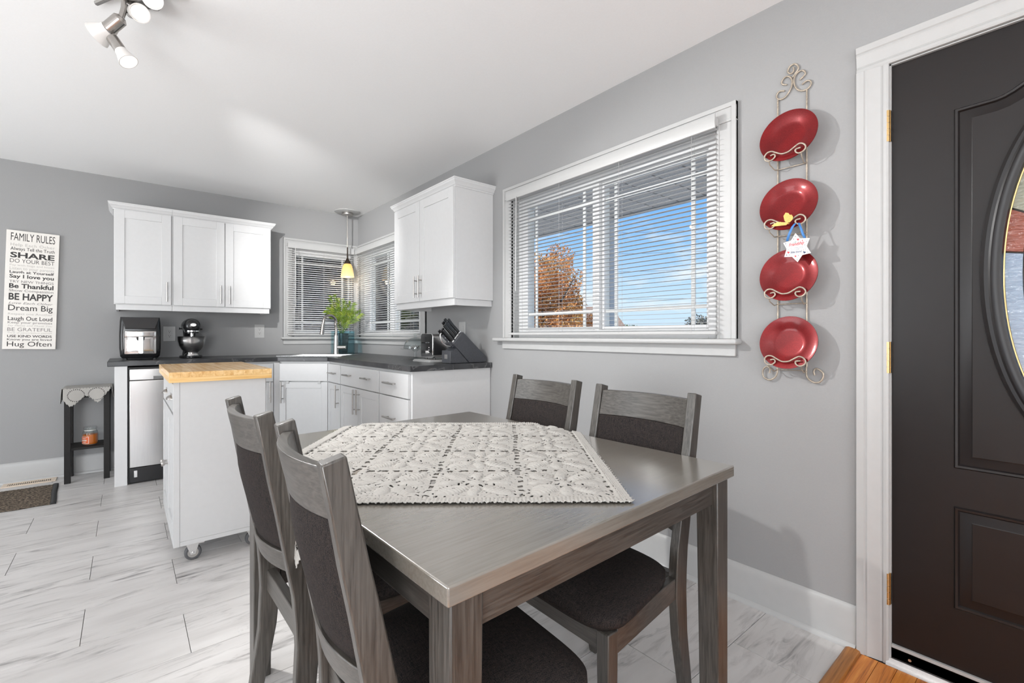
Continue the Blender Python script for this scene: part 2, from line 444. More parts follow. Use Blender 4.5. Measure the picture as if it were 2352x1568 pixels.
M['autumn'] = leafmat('autumn_leaves', [(0.30, (0.20, 0.17, 0.04)), (0.45, (0.48, 0.22, 0.06)), (0.58, (0.62, 0.25, 0.08)), (0.72, (0.75, 0.40, 0.13))], 1.0)
M['green'] = leafmat('green_leaves', [(0.3, (0.02, 0.045, 0.012)), (0.7, (0.10, 0.16, 0.05))])
M['evergreen'] = leafmat('evergreen_leaves', [(0.3, (0.003, 0.005, 0.003)), (0.7, (0.014, 0.017, 0.011))])
M['greyleaf'] = leafmat('greyish_leaves', [(0.3, (0.05, 0.055, 0.05)), (0.7, (0.14, 0.14, 0.12))])
M['bark'] = paint('bark', (0.07, 0.055, 0.045), 0.9, 0.3, 0.4, 12)
M['brownroof'] = paint('brown_shingle', (0.20, 0.135, 0.105), 0.9, 0.25, 0.3, 6)
M['brick'] = paint('tan_brick', (0.30, 0.22, 0.17), 0.85, 0.25, 0.2, 8)
M['bounceground'] = paint('pale_bounce_ground', (0.50, 0.49, 0.46), 0.95, 0.15, 0.3, 3)  # ground paled to bounce daylight up onto the soffit
M['wirecable'] = paint('utility_cable', (0.09, 0.075, 0.06), 0.8)
M['brownpost'] = paint('brown_post', (0.13, 0.095, 0.06), 0.7, 0.2, 0.1, 12)
M['palm'] = leafmat('palm_leaf', [(0.3, (0.045, 0.10, 0.012)), (0.5, (0.14, 0.22, 0.02)), (0.7, (0.34, 0.36, 0.035))], 14)
M['blueglass'] = None
def flat(name, c, rough=0.6): return paint(name, c, rough, 0.02, 0.0)
M['ink'] = flat('ink_black', srgb(45, 42, 42)); M['inkgrey'] = flat('ink_grey', srgb(120, 116, 116)); M['inkpale'] = flat('ink_pale', srgb(176, 172, 168))
M['sign'] = paint('sign_board', srgb(226, 222, 216), 0.6, 0.03, 0.05, 15)
M['starw'] = flat('ornament_white', (0.80, 0.80, 0.80)); M['ired'] = flat('ornament_red', srgb(196, 66, 74)); M['iblue'] = flat('ornament_navy', srgb(62, 74, 104))
M['igreen'] = flat('ornament_sage', srgb(120, 148, 142)); M['ribbon'] = paint('blue_ribbon', srgb(66, 126, 190), 0.45, 0.1, 0.05, 60)
M['gold'] = paint('gold_glitter', srgb(214, 172, 96), 0.4, 0.35, 0.4, 500, metal=0.4)
M['wax'] = paint('orange_wax', srgb(214, 112, 22), 0.45, 0.06, 0.0, 20)
M['label_o'] = flat('orange_label', srgb(226, 106, 58)); M['label_w'] = flat('label_white', (0.75, 0.72, 0.68))
M['vent'] = paint('almond_vent', srgb(224, 206, 186), 0.45)
M['ventdark'] = flat('vent_dark', (0.10, 0.085, 0.07))
M['dark'] = flat('dark_gap', (0.01, 0.01, 0.01))
# rug weave
m, nt, bs, out = mat('rug_weave')
n1 = nodes_noise(nt, scale=(70, 160, 1), ns=1.0, detail=2)
r = ramp(nt, n1.outputs['Fac'], [(0.36, (0.022, 0.016, 0.013)), (0.5, (0.10, 0.078, 0.055)), (0.66, (0.26, 0.20, 0.145))])
nt.links.new(r.outputs[0], bs.inputs['Base Color']); bs.inputs['Roughness'].default_value = 0.95
M['rug'] = m
M['bouncerug'] = paint('bounce_rug_grey', (0.46, 0.46, 0.47), 0.95, 0.12, 0.4, 60)  # for the added rug that bounces light behind the camera
def emis(name, c, st, base=(0.8, 0.8, 0.8)):
    m, nt, bs, out = mat(name)
    bs.inputs['Base Color'].default_value = col(base); bs.inputs['Emission Color'].default_value = col(c); bs.inputs['Emission Strength'].default_value = st
    bs.inputs['Roughness'].default_value = 0.3
    return m
M['bulb'] = emis('lit_bulb', (1, 0.98, 0.94), 2.2)
M['frost'] = emis('frosted_lit_shade', (1, 0.96, 0.92), 0.10, (0.62, 0.60, 0.58))
M['amber'] = None
m, nt, bs, out = mat('amber_lit_shade')
t = nt.nodes.new('ShaderNodeTexCoord'); sp = nt.nodes.new('ShaderNodeSeparateXYZ'); nt.links.new(t.outputs['Generated'], sp.inputs[0])
r = ramp(nt, sp.outputs[2], [(0.0, (1.0, 0.86, 0.55)), (0.25, (1.0, 0.78, 0.40)), (1.0, (0.90, 0.50, 0.10))])
nt.links.new(r.outputs[0], bs.inputs['Emission Color']); bs.inputs['Emission Strength'].default_value = 0.75
bs.inputs['Base Color'].default_value = (0.6, 0.36, 0.12, 1); bs.inputs['Roughness'].default_value = 0.2
M['amber'] = m
def tglass(name, c, rough=0.12):
    m, nt, bs, out = mat(name); nt.nodes.remove(bs)
    n = nodes_noise(nt, scale=(1, 22, 70), ns=1.6, detail=3, dist=0.8)
    bp = nt.nodes.new('ShaderNodeBump'); bp.inputs['Strength'].default_value = 0.8; bp.inputs['Distance'].default_value = 0.01
    nt.links.new(n.outputs['Fac'], bp.inputs['Height'])
    tl = nt.nodes.new('ShaderNodeBsdfTranslucent'); tl.inputs[0].default_value = col(c); nt.links.new(bp.outputs[0], tl.inputs['Normal'])
    rf = nt.nodes.new('ShaderNodeBsdfRefraction'); rf.inputs[0].default_value = col(c); rf.inputs['Roughness'].default_value = 0.35; rf.inputs['IOR'].default_value = 1.1; nt.links.new(bp.outputs[0], rf.inputs['Normal'])
    gl = nt.nodes.new('ShaderNodeBsdfGlossy'); gl.inputs['Roughness'].default_value = 0.08; nt.links.new(bp.outputs[0], gl.inputs['Normal'])
    m1 = nt.nodes.new('ShaderNodeMixShader'); m1.inputs[0].default_value = 0.55; nt.links.new(tl.outputs[0], m1.inputs[1]); nt.links.new(rf.outputs[0], m1.inputs[2])
    m2 = nt.nodes.new('ShaderNodeMixShader'); m2.inputs[0].default_value = 0.10; nt.links.new(m1.outputs[0], m2.inputs[1]); nt.links.new(gl.outputs[0], m2.inputs[2])
    nt.links.new(m2.outputs[0], out.inputs[0]); return m
M['g_clear'] = tglass('rippled_clear_glass', (0.97, 0.97, 0.97))
M['g_red'] = tglass('rippled_red_glass', (0.97, 0.46, 0.33))
M['g_amber'] = tglass('rippled_amber_glass', (1.0, 0.88, 0.66))
M['blueglass'] = glass_thin('blue_glass', (0.78, 0.92, 0.95), 1, 1.5)
M['water'] = paint('dark_stem_tumbler', (0.035, 0.034, 0.033), 0.25, 0.4, 0.0, 30)

# ================================================================ SETTING
XR, YF, H = 2.003, 5.129, 2.44
XL, YB = -3.45, -3.65
WT = 0.14
fx = lambda p, q, t: (t, p, q)      # (y,z) polygon, thickness along x
fy = lambda p, q, t: (p, t, q)      # (x,z) polygon, thickness along y
fz = lambda p, q, t: (p, q, t)
rect = lambda a, b, c, d: [(a, c), (b, c), (b, d), (a, d)]
SILL, HEAD = 1.100, 2.030
# window_1 opening y 1.00..2.41 ; window_3 y 3.665..5.06 ; window_2 x 1.313..1.945
mb = MB().holed([(YB, 0), (-0.512, 0), (-0.512, 2.035), (0.405, 2.035), (0.405, 0), (YF + WT, 0), (YF + WT, H), (YB, H)],
                [rect(1.0, 2.41, SILL, HEAD), rect(3.665, 5.06, SILL, HEAD)], fx, XR, XR + WT)
mb.build('wall_right', M['wall'], kind='structure', smooth=0)
mb = MB().holed(rect(XL, XR, 0, H), [rect(1.313, 1.945, SILL, HEAD)], fy, YF, YF + WT)
mb.build('wall_far', M['wall'], kind='structure', smooth=0)
mb = MB().holed(rect(YB, YF, 0, H), [rect(1.5, 3.7, 0.05, 2.2)], fx, XL - WT, XL)
mb.build('wall_left', M['bounce_wall'], kind='structure', smooth=0)
mb = MB().holed(rect(XL, XR, 0, H), [rect(-1.95, 0.75, 0.65, 2.25)], fy, YB - WT, YB)
mb.build('wall_back', M['bounce_wall'], kind='structure', smooth=0)
MB().box(XL - WT, XR + WT, YB - WT, YF + WT, H, H + 0.12).build('ceiling', M['ceiling'], kind='structure', smooth=0)
# roof over the house (keeps the sun out)
MB().box(XL - 0.5, XR + WT, YB - 0.5, YF + 0.45, H + 0.121, H + 0.3).build('roof', M['brownroof'], kind='structure', smooth=0)

# floor: base plus tiles and hardwood strips
floor = MB().box(XL, XR + WT, YB, YF, -0.06, -0.005).build('floor', M['grout'], kind='structure', smooth=0)
TP, TW = 0.61, 0.2968
Y0 = 0.501
rows_y0 = 0.795 - TW
xend, xbeg = XR, -2.3
full_me = None
def tile_mesh(w, d):
    b = MB().box(-w/2, w/2, -d/2, d/2, -0.0048, 0)
    me = bpy.data.meshes.new('tile'); me.from_pydata(b.v, [], b.f)
    bm = bmesh.new(); bm.from_mesh(me); bmesh.ops.recalc_face_normals(bm, faces=bm.faces)
    bmesh.ops.bevel(bm, geom=[e for e in bm.edges if all(v.co.z > -0.001 for v in e.verts)], offset=0.0009, segments=1, affect='EDGES')
    bm.to_mesh(me); bm.free(); me.materials.append(M['tile']); return me
tile_cache = {}
def add_tile(x0, x1, y0, y1):
    g = 0.0009
    w, d = round(x1 - x0 - 2*g, 4), round(y1 - y0 - 2*g, 4)
    if w < 0.01 or d < 0.01: return
    if (w, d) not in tile_cache: tile_cache[(w, d)] = tile_mesh(w, d)
    o = bpy.data.objects.new('tile', tile_cache[(w, d)]); COL.objects.link(o); o.parent = floor
    o.location = ((x0+x1)/2, (y0+y1)/2, 0)
k = 0
while True:
    ya = rows_y0 + k*TW; yb = ya + TW
    if ya > YF: break
    # joints at x = -.128 on even reference row (y 2.295..2.59 -> k), alternate .177
    par = int(round((ya - (0.795 + 5*TW)) / TW)) % 2
    xo = -0.128 if par == 0 else 0.177
    n0 = int(math.floor((xbeg - xo) / TP))
    x = xo + n0*TP
    while x < xend:
        a, b = max(x, xbeg), min(x + TP, xend)
        if b > a: add_tile(a, b, max(ya, Y0), min(yb, YF))
        x += TP
    k += 1
# rest of the kitchen floor to the left (outside the frame)
MB().box(XL, xbeg, Y0, YF, -0.0048, 0).build('tile_field', M['tile'], floor, smooth=0)
# hardwood: strips along x, 51 mm wide, near the door one by one
sw = 0.0508
strip_cache = {}
rr = random.Random(3)
y = 0.482; i = 0
while y - sw > -0.75:
    x1 = 2.0 if y < 0.41 else 1.985
    x = x1
    while x > 0.75:
        L = rr.uniform(0.18, 0.5) if i % 2 else rr.uniform(0.25, 0.62)
        xa = max(0.75, x - L)
        b = MB().box(xa + 0.0006, x - 0.0006, y - sw + 0.0007, y - 0.0007, -0.0048, -0.0006 + rr.uniform(-0.0004, 0.0003))
        cxm = (xa + x)/2
        me = bpy.data.meshes.new('hardwood_strip'); me.from_pydata([(v[0]-cxm, v[1]-y+sw/2, v[2]) for v in b.v], [], b.f); me.materials.append(M['oak'])
        o = bpy.data.objects.new('hardwood_strip', me); COL.objects.link(o); o.parent = floor; o.location = (cxm, y - sw/2, 0)
        x = xa
    y -= sw; i += 1
MB().box(XL, 2.0, YB, y, -0.0048, -0.0005).build('hardwood_field', M['oak'], floor, smooth=0)
MB().box(XL, 0.75, y, 0.4812, -0.0048, -0.0005).build('hardwood_field', M['oak'], floor, smooth=0)
# threshold strip between hardwood and tile
mb = MB().prism([(0.481, 0), (0.527, 0), (0.524, 0.006), (0.515, 0.0095), (0.495, 0.0105), (0.484, 0.008)], lambda p, q, t: (t, p, q), XL, 1.992)
mb.build('trim_1', M['oakstrip'], kind='structure', smooth=50)

# baseboards
def baseboard(name, poly_fn, a, b):
    pr = [(0, 0), (0.013, 0), (0.013, 0.125), (0.010, 0.140), (0.005, 0.150), (0, 0.152)]
    shoe = [(0.013, 0), (0.025, 0), (0.024, 0.008), (0.019, 0.015), (0.013, 0.018)]
    MB().prism(pr, poly_fn, a, b).prism(shoe, poly_fn, a, b).build(name, M['trim'], kind='structure', smooth=50)
baseboard('baseboard_right', lambda p, q, t: (XR - p, t, q), 0.497, 2.66)
baseboard('baseboard_far', lambda p, q, t: (t, YF - p, q), XL, -0.075)
baseboard('baseboard_left', lambda p, q, t: (XL + p, t, q), 3.8, YF)

# ---------------------------------------------------------------- windows
def casing_board(mb, F, u0, u1, z0, z1, vert=True, flip=1):
    """flat casing with a raised outer band and an inner bead"""
    mb.fbox(F, u0, u1, 0, 0.015, z0, z1)
def window_unit(name, F, u0, u1, o0, o1, glass, mid, casings, stool_ext, apron):
    """F frame (u along wall, n outward into room, z). o0..o1 opening. glass: list of (u0,u1) panes. mid: meeting stile"""
    w = bpy.data.objects.new(name, None); COL.objects.link(w); w['kind'] = 'structure'; ORG[w.name] = Vector((0, 0, 0))
    CW = 0.085
    for side in casings:
        c = MB()
        if side == 'top':
            c.fbox(F, u0, u1, 0.0005, 0.016, HEAD, HEAD + 0.080).fbox(F, u0, u1, 0.0005, 0.022, HEAD + 0.060, HEAD + 0.080).fbox(F, u0, u1, 0.0005, 0.019, HEAD, HEAD + 0.012)
        elif side == 'lo':
            c.fbox(F, u0, o0, 0.0005, 0.0155, SILL, HEAD).fbox(F, u0, u0 + 0.02, 0.0005, 0.0215, SILL, HEAD + 0.079).fbox(F, o0 - 0.012, o0, 0.0005, 0.0185, SILL, HEAD)
        else:
            c.fbox(F, o1, u1, 0.0005, 0.0155, SILL, HEAD).fbox(F, u1 - 0.02, u1, 0.0005, 0.0215, SILL, HEAD + 0.079).fbox(F, o1, o1 + 0.012, 0.0005, 0.0185, SILL, HEAD)
        c.build('casing', M['trim'], w, bevel=0.002)
    # stool, apron
    a, b = stool_ext
    MB().fbox(F, a, b, -0.10, 0.056, SILL - 0.024, SILL).build('stool', M['trim'], w, bevel=0.009, seg=3)
    MB().fbox(F, apron[0], apron[1], 0.0005, 0.014, 1.026, SILL - 0.024).build('apron', M['trim'], w, bevel=0.002)
    # jamb liner in the opening
    j = MB().fbox(F, o0, o0 + 0.012, -0.13, 0, SILL, HEAD).fbox(F, o1 - 0.012, o1, -0.13, 0, SILL, HEAD).fbox(F, o0, o1, -0.13, 0, HEAD - 0.012, HEAD)
    j.build('jamb', M['trim'], w)
    # vinyl frame
    gz0, gz1 = 1.166, 1.950
    fr = MB()
    nb, nf = -0.115, -0.040
    glo, ghi = min(g[0] for g in glass), max(g[1] for g in glass)
    fr.fbox(F, o0 + 0.012, glo - 0.018, nb, nf, SILL, HEAD - 0.012).fbox(F, ghi + 0.018, o1 - 0.012, nb, nf, SILL, HEAD - 0.012)
    fr.fbox(F, glo - 0.018, ghi + 0.018, nb, nf, SILL, gz0 - 0.02).fbox(F, glo - 0.018, ghi + 0.018, nb, nf, gz1 + 0.02, HEAD - 0.012)
    fr.build('window_frame', M['vinyl'], w, bevel=0.002)
    for gi, (g0, g1) in enumerate(glass):
        off = 0.0 if gi == 0 else 0.022
        s = MB(); n0, n1 = -0.098 + off - 0.01, -0.060 + off
        t = 0.018
        for (p, q, r_, s_) in ((g0 - t, g0, gz0 - 0.02, gz1 + 0.02), (g1, g1 + t, gz0 - 0.02, gz1 + 0.02), (g0, g1, gz0 - 0.02, gz0), (g0, g1, gz1, gz1 + 0.02)):
            s.fbox(F, p, q, n0, n1, r_, s_)
        s.build('sash', M['vinyl'], w, bevel=0.002)
        MB().fbox(F, g0, g1, -0.0805 + off, -0.0785 + off, gz0, gz1).build('pane', M['glass_soft' if name == 'window_1' else 'glass'], w, smooth=0)
        gr = MB(); gb = 0.0095; ins = 0.072
        for zc in (gz0 + 0.085, gz1 - 0.078): gr.fbox(F, g0, g1, -0.0775 + off, -0.0715 + off, zc - gb, zc + gb)
        for uc in (g0 + ins, g1 - ins): gr.fbox(F, uc - gb, uc + gb, -0.0780 + off, -0.0709 + off, gz0, gz1)
        gr.build('grille', M['grille'], w, smooth=0)
    if mid:
        MB().fbox(F, mid[0], mid[1], -0.10, -0.0375, SILL + 0.001, HEAD - 0.013).build('meeting_stile', M['vinyl'], w, bevel=0.002)
    return w
FR = frame((XR, 0, 0), (0, 1, 0), (-1, 0, 0))      # right wall: u=y
FF = frame((0, YF, 0), (1, 0, 0), (0, -1, 0))      # far wall: u=x
window_unit('window_1', FR, 0.915, 2.497, 1.0, 2.41, [(1.086, 1.684), (1.750, 2.304)], (1.702, 1.732), ('top', 'lo', 'hi'), (0.900, 2.575), (0.921, 2.510))
window_unit('window_2', FF, 1.228, 2.003, 1.313, 1.945, [(1.360, 1.925)], None, ('top', 'lo', 'hi'), (1.205, 2.003), (1.228, 2.003))
window_unit('window_3', FR, 3.580, 5.129, 3.665, 5.06, [(3.765, 4.323), (4.392, 4.890)], (4.341, 4.374), ('top', 'lo', 'hi'), (3.56, 5.072), (3.580, 5.114))

# living-room openings behind the camera
for nm, F, a, b, z0, z1 in (('window_4', frame((0, YB, 0), (1, 0, 0), (0, 1, 0)), -1.95, 0.75, 0.65, 2.25), ('door_2', frame((XL, 0, 0), (0, 1, 0), (1, 0, 0)), 1.5, 3.7, 0.05, 2.2)):
    w_ = bpy.data.objects.new(nm, None); COL.objects.link(w_); w_['kind'] = 'structure'; ORG[w_.name] = Vector((0, 0, 0))
    m_ = (a + b)/2
    fr_ = MB()
    for q in ((a, a+0.05, z0, z1), (b-0.05, b, z0, z1), (m_-0.03, m_+0.03, z0+0.05, z1-0.05), (a+0.05, b-0.05, z0, z0+0.05), (a+0.05, b-0.05, z1-0.05, z1)): fr_.fbox(F, q[0], q[1], -0.09, -0.03, q[2], q[3])
    fr_.build('window_frame', M['vinyl'], w_)
    for q in ((a+0.05, m_-0.03), (m_+0.03, b-0.05)): MB().fbox(F, q[0], q[1], -0.062, -0.058, z0+0.05, z1-0.05).build('pane', M['glass'], w_, smooth=0)
    cs_ = MB()
    for q in ((a-0.085, a, z0 - (0.085 if nm == 'window_4' else 0.05), z1+0.085), (b, b+0.085, z0 - (0.085 if nm == 'window_4' else 0.05), z1+0.085), (a, b, z1, z1+0.085)): cs_.fbox(F, q[0], q[1], 0.0005, 0.016, q[2], q[3])
    if nm == 'window_4': cs_.fbox(F, a, b, 0.0005, 0.016, z0-0.085, z0)
    cs_.build('casing', M['trim'], w_)

# ---------------------------------------------------------------- blinds
def blind(label, F, u0, u1, ztop, zbot, nc, tilt, cords, wand_u, slatm='slat'):
    """horizontal slat blind hanging in front of the casing; nc = distance of slat centre from the wall"""
    root = thing('window_blind', label, 'blind', tuple(F((u0+u1)/2, nc, zbot)), group=None)
    O = ORG[root.name]
    hd = MB().fbox(F, u0, u1, nc - 0.016, nc + 0.016, ztop, ztop + 0.036); hd.build('headrail', M['plastic_w'], root, bevel=0.002)
    v = MB().prism([(nc + 0.018, ztop - 0.016), (nc + 0.024, ztop - 0.014), (nc + 0.027, ztop + 0.01), (nc + 0.024, ztop + 0.044), (nc + 0.018, ztop + 0.050)],
                   lambda p, q, t: tuple(F(t, p, q)), u0 - 0.004, u1 + 0.004)
    v.build('valance', M['plastic_w'], root, smooth=50)
    MB().fbox(F, u0, u1, nc - 0.013, nc + 0.013, zbot, zbot + 0.016).build('bottom_rail', M['plastic_w'], root, bevel=0.004, seg=3)
    # slats share one mesh
    L = u1 - u0; ns = 5; ca, sa = cos(tilt), sin(tilt)
    prof = []
    for s in range(ns + 1):
        a = (s/ns - 0.5) * 0.025; c = 0.0010 * (1 - (2*s/ns - 1)**2)
        prof.append((a*ca - c*sa, a*sa + c*ca))
    base = F(0, 0, 0); U = F(1, 0, 0) - base; N = F(0, 1, 0) - base
    vs = []; fs = []; m = ns + 1
    th = 0.0006
    for e, uu in enumerate((-L/2, L/2)):
        for a, c in prof: vs.append(U*uu + N*a + Vector((0, 0, c)))
        for a, c in prof: vs.append(U*uu + N*a + Vector((0, 0, c - th)))
    for s in range(ns):
        fs.append((s, s+1, 2*m + s+1, 2*m + s)); fs.append((m+s, 3*m+s, 3*m+s+1, m+s+1))
    fs.append((0, 2*m, 3*m, m)); fs.append((ns, m+ns, 3*m+ns, 2*m+ns))
    me = bpy.data.meshes.new('slat'); me.from_pydata(vs, [], fs); me.materials.append(M[slatm])
    bm = bmesh.new(); bm.from_mesh(me); bmesh.ops.recalc_face_normals(bm, faces=bm.faces); bm.to_mesh(me); bm.free()
    pitch = 0.022; z = ztop - 0.012
    while z > zbot + 0.026:
        o = bpy.data.objects.new('slat', me); COL.objects.link(o); o.parent = root
        o.location = F((u0+u1)/2, nc, z) - O
        z -= pitch
    for cu in cords:
        c = MB()
        for dn in (-0.0135, 0.0135): c.cyl(F(cu, nc + dn, zbot + 0.01), F(cu, nc + dn, ztop), 0.0007, n=5)
        c.build('ladder_cord', M['plastic_w'], root)
    if wand_u is not None:
        MB().cyl(F(wand_u, nc + 0.03, ztop - 0.01), F(wand_u, nc + 0.034, ztop - 0.62), 0.0035, n=8).build('tilt_wand', M['clear'] if False else M['plastic_w'], root)
    return root
blind('wide white slat blind pulled down over the large window', FR, 0.990, 2.405, 2.020, 1.118, 0.036, radians(0), (1.10, 1.50, 1.93, 2.29), 2.30, slatm='slatbacklit')
blind('white slat blind on the far-wall window behind the faucet', FF, 1.262, 1.934, 2.020, 1.118, 0.036, radians(-24), (1.37, 1.62, 1.87), 1.33)
blind('white slat blind in the corner window partly hidden by the wall cabinet', FR, 3.655, 5.058, 2.020, 1.118, 0.036, radians(12), (3.78, 4.2, 4.62, 4.95), None)

# ---------------------------------------------------------------- entry door
dr = bpy.data.objects.new('door_1', None); COL.objects.link(dr); dr['kind'] = 'structure'; ORG[dr.name] = Vector((0, 0, 0))
FD = frame((2.012, 0, 0), (0, 1, 0), (-1, 0, 0))   # inner door face
YC = -0.055
def ell(a, b, n=48, y=YC, z=1.30): return [(y + a*cos(2*pi*i/n), z + b*sin(2*pi*i/n)) for i in range(n)]
mb = MB().holed(rect(-0.508, 0.400, 0.068, 2.030), [ell(0.196, 0.496)], fx, 2.012, 2.055)
mb.build('door_slab', M['door'], dr, smooth=0)
def inset_rings(poly, offs):
    """closed polygon inset by each distance (simple mitre)"""
    n = len(poly); A = sum(poly[i][0]*poly[(i+1)%n][1] - poly[(i+1)%n][0]*poly[i][1] for i in range(n))
    sg = 1 if A > 0 else -1
    out = []
    for d in offs:
        ring = []
        for i in range(n):
            p0, p1, p2 = Vector(poly[i-1]), Vector(poly[i]), Vector(poly[(i+1) % n])
            e1 = (p1-p0).normalized(); e2 = (p2-p1).normalized()
            n1 = Vector((-e1.y, e1.x))*sg; n2 = Vector((-e2.y, e2.x))*sg
            b = (n1+n2); b = b / max(0.2, (1 + n1.dot(n2)))
            ring.append(tuple(p1 + b*d))
        out.append(ring)
    return out
def panel(poly, hole=None):
    offs = [0, 0.004, 0.010, 0.014, 0.040, 0.043]
    hts = [0.0, 0.007, 0.006, -0.0, 0.004, 0.006]
    R = inset_rings(poly, offs); n = len(poly)
    mb = MB(); vs = []
    for ring, h in zip(R, hts): vs += [tuple(FD(p, h, q)) for p, q in ring]
    fs = []
    for k in range(len(R)-1):
        for i in range(n):
            j = (i+1) % n; fs.append((k*n+i, k*n+j, (k+1)*n+j, (k+1)*n+i))
    mb.add(vs, fs)
    mb.holed(R[-1], [hole] if hole else [], lambda p, q, t: tuple(FD(p, t, q)), 0.006, 0.0055)
    return mb
arch = []
for i in range(25):
    s = i/24; y = 0.155 - 0.42*s       # between the two shoulders
    u = (y - YC)/0.21
    arch.append((y, 1.828 + 0.115*(cos(pi*u/1)*0.5 + 0.5)**0.85 if abs(u) <= 1 else 1.828))
up = [(0.246, 0.697), (0.246, 1.826)] + arch + [(-0.356, 1.826), (-0.356, 0.697)]
panel(up, ell(0.2405, 0.541)).build('door_panel', M['door'], dr, smooth=30)
panel([(0.246, 0.256), (0.246, 0.577), (-0.356, 0.577), (-0.356, 0.256)]).build('door_panel', M['door'], dr, smooth=30)
# oval frame moulding swept round the glass
profile = [(0.243, 0.543, 0.004), (0.241, 0.541, 0.020), (0.232, 0.532, 0.026), (0.224, 0.524, 0.020), (0.219, 0.519, 0.022), (0.213, 0.513, 0.016), (0.205, 0.505, 0.012), (0.197, 0.497, 0.010), (0.194, 0.494, -0.004)]
N = 96; vs = []; fs = []
for a, b, h in profile:
    for i in range(N):
        t = 2*pi*i/N; vs.append(tuple(FD(YC + a*cos(t), h, 1.30 + b*sin(t))))
for k in range(len(profile)-1):
    for i in range(N):
        j = (i+1) % N; fs.append((k*N+i, k*N+j, (k+1)*N+j, (k+1)*N+i))
MB().add(vs, fs).build('oval_frame', M['door'], dr, smooth=40)
# leaded glass: border ring of panes, centre panes
Ao, Bo, Ai, Bi = 0.196, 0.496, 0.152, 0.432
angs = [radians(v) for v in (-70, -38, 7.5, 23, 55, 90, 125, 157, 172.5, 218, 250, 290)]
gm = ['g_clear', 'g_clear', 'g_red', 'g_amber', 'g_amber', 'g_amber', 'g_amber', 'g_red', 'g_clear', 'g_clear', 'g_clear', 'g_clear']
for i in range(len(angs)):
    a0 = angs[i]; a1 = angs[(i+1) % len(angs)] + (2*pi if i == len(angs)-1 else 0)
    st = 8; ring = [(YC + Ao*cos(a0+(a1-a0)*k/st), 1.30 + Bo*sin(a0+(a1-a0)*k/st)) for k in range(st+1)]
    ring += [(YC + Ai*cos(a1+(a0-a1)*k/st), 1.30 + Bi*sin(a1+(a0-a1)*k/st)) for k in range(st+1)]
    MB().holed(ring, [], fx, 2.030, 2.034).build('leaded_pane', M[gm[i]], dr, smooth=0)
for i, (za, zb, g) in enumerate(((0.86, 1.20, 'g_clear'), (1.20, 1.42, 'g_clear'), (1.42, 1.74, 'g_amber'))):
    pts = []
    for k in range(13):
        t = -pi/2 + pi*k/12; pts.append(t)
    el_ = [(YC + Ai*cos(2*pi*k/64), 1.30 + Bi*sin(2*pi*k/64)) for k in range(64)]
    poly = [(max(min(p, 9), -9), min(max(q, za), zb)) for p, q in el_]
    pp = []
    for p, q in poly:
        if q in (za, zb):
            s = sqrt(max(0, 1 - ((q-1.30)/Bi)**2)); p = YC + (Ai*s if p > YC else -Ai*s)
        if not pp or (abs(pp[-1][0]-p) + abs(pp[-1][1]-q)) > 1e-4: pp.append((p, q))
    if abs(pp[0][0]-pp[-1][0]) + abs(pp[0][1]-pp[-1][1]) < 1e-4: pp.pop()
    MB().holed(pp, [], fx, 2.030, 2.034).build('leaded_pane', M[g], dr, smooth=0)
cm = MB()
cm.tube([(2.029, YC + Ai*cos(t), 1.30 + Bi*sin(t)) for t in [2*pi*k/64 for k in range(64)]], 0.0032, n=6, closed=True)
for a in angs:
    cm.cyl((2.029, YC + Ao*cos(a), 1.30 + Bo*sin(a)), (2.029, YC + Ai*cos(a), 1.30 + Bi*sin(a)), 0.0028, n=6)
for zz in (1.20, 1.42):
    s = sqrt(1 - ((zz-1.30)/Bi)**2); cm.cyl((2.029, YC - Ai*s, zz), (2.029, YC + Ai*s, zz), 0.0028, n=6)
cm.build('lead_came', M['caming'], dr)
MB().tube([(2.028, YC + 0.1935*cos(t), 1.30 + 0.4935*sin(t)) for t in [2*pi*k/80 for k in range(80)]], 0.0028, n=6, closed=True).build('brass_rim', M['brass'], dr)
# jambs, sill, threshold
MB().box(XR, 2.06, 0.4005, 0.4195, 0, 2.05).box(XR, 2.06, -0.527, -0.5085, 0, 2.05).box(XR, 2.06, -0.527, 0.4195, 2.031, 2.05).build('door_jamb', M['trim'], dr)
MB().box(2.004, 2.052, -0.508, 0.400, 0.057, 0.067).build('weatherstrip', M['trim'], dr)
b_ = MB().prism([(2.004, 0.024), (2.05, 0.056), (2.004, 0.055)], lambda p, q, t: (p, t, q), -0.508, 0.400).box(2.004, 2.06, -0.508, 0.400, 0.02, 0.0565)
b_.build('sill_step', M['black'], dr)
MB().cyl((2.003, 0.352, 0.036), (2.0055, 0.352, 0.036), 0.0045, n=12).build('screw', M['alu'], dr)
MB().prism([(1.984, 0), (2.06, 0), (2.06, 0.022), (2.0, 0.021), (1.99, 0.012), (1.985, 0.004)], lambda p, q, t: (p, t, q), -0.527, 0.412).build('threshold', M['alu'], dr, smooth=40)
for zc in (1.8255, 1.040, 0.2545):
    h = MB()
    for k in range(5): h.cyl((1.996, 0.4085, zc - 0.053 + k*0.0213), (1.996, 0.4085, zc - 0.053 + (k+1)*0.0213 - 0.0012), 0.0068, n=14)
    hg = h.build('hinge', M['brass'], dr)
    MB().box(1.9975, 2.0105, 0.4005, 0.4055, zc - 0.053, zc + 0.053).build('hinge_leaf', M['brass'], hg)
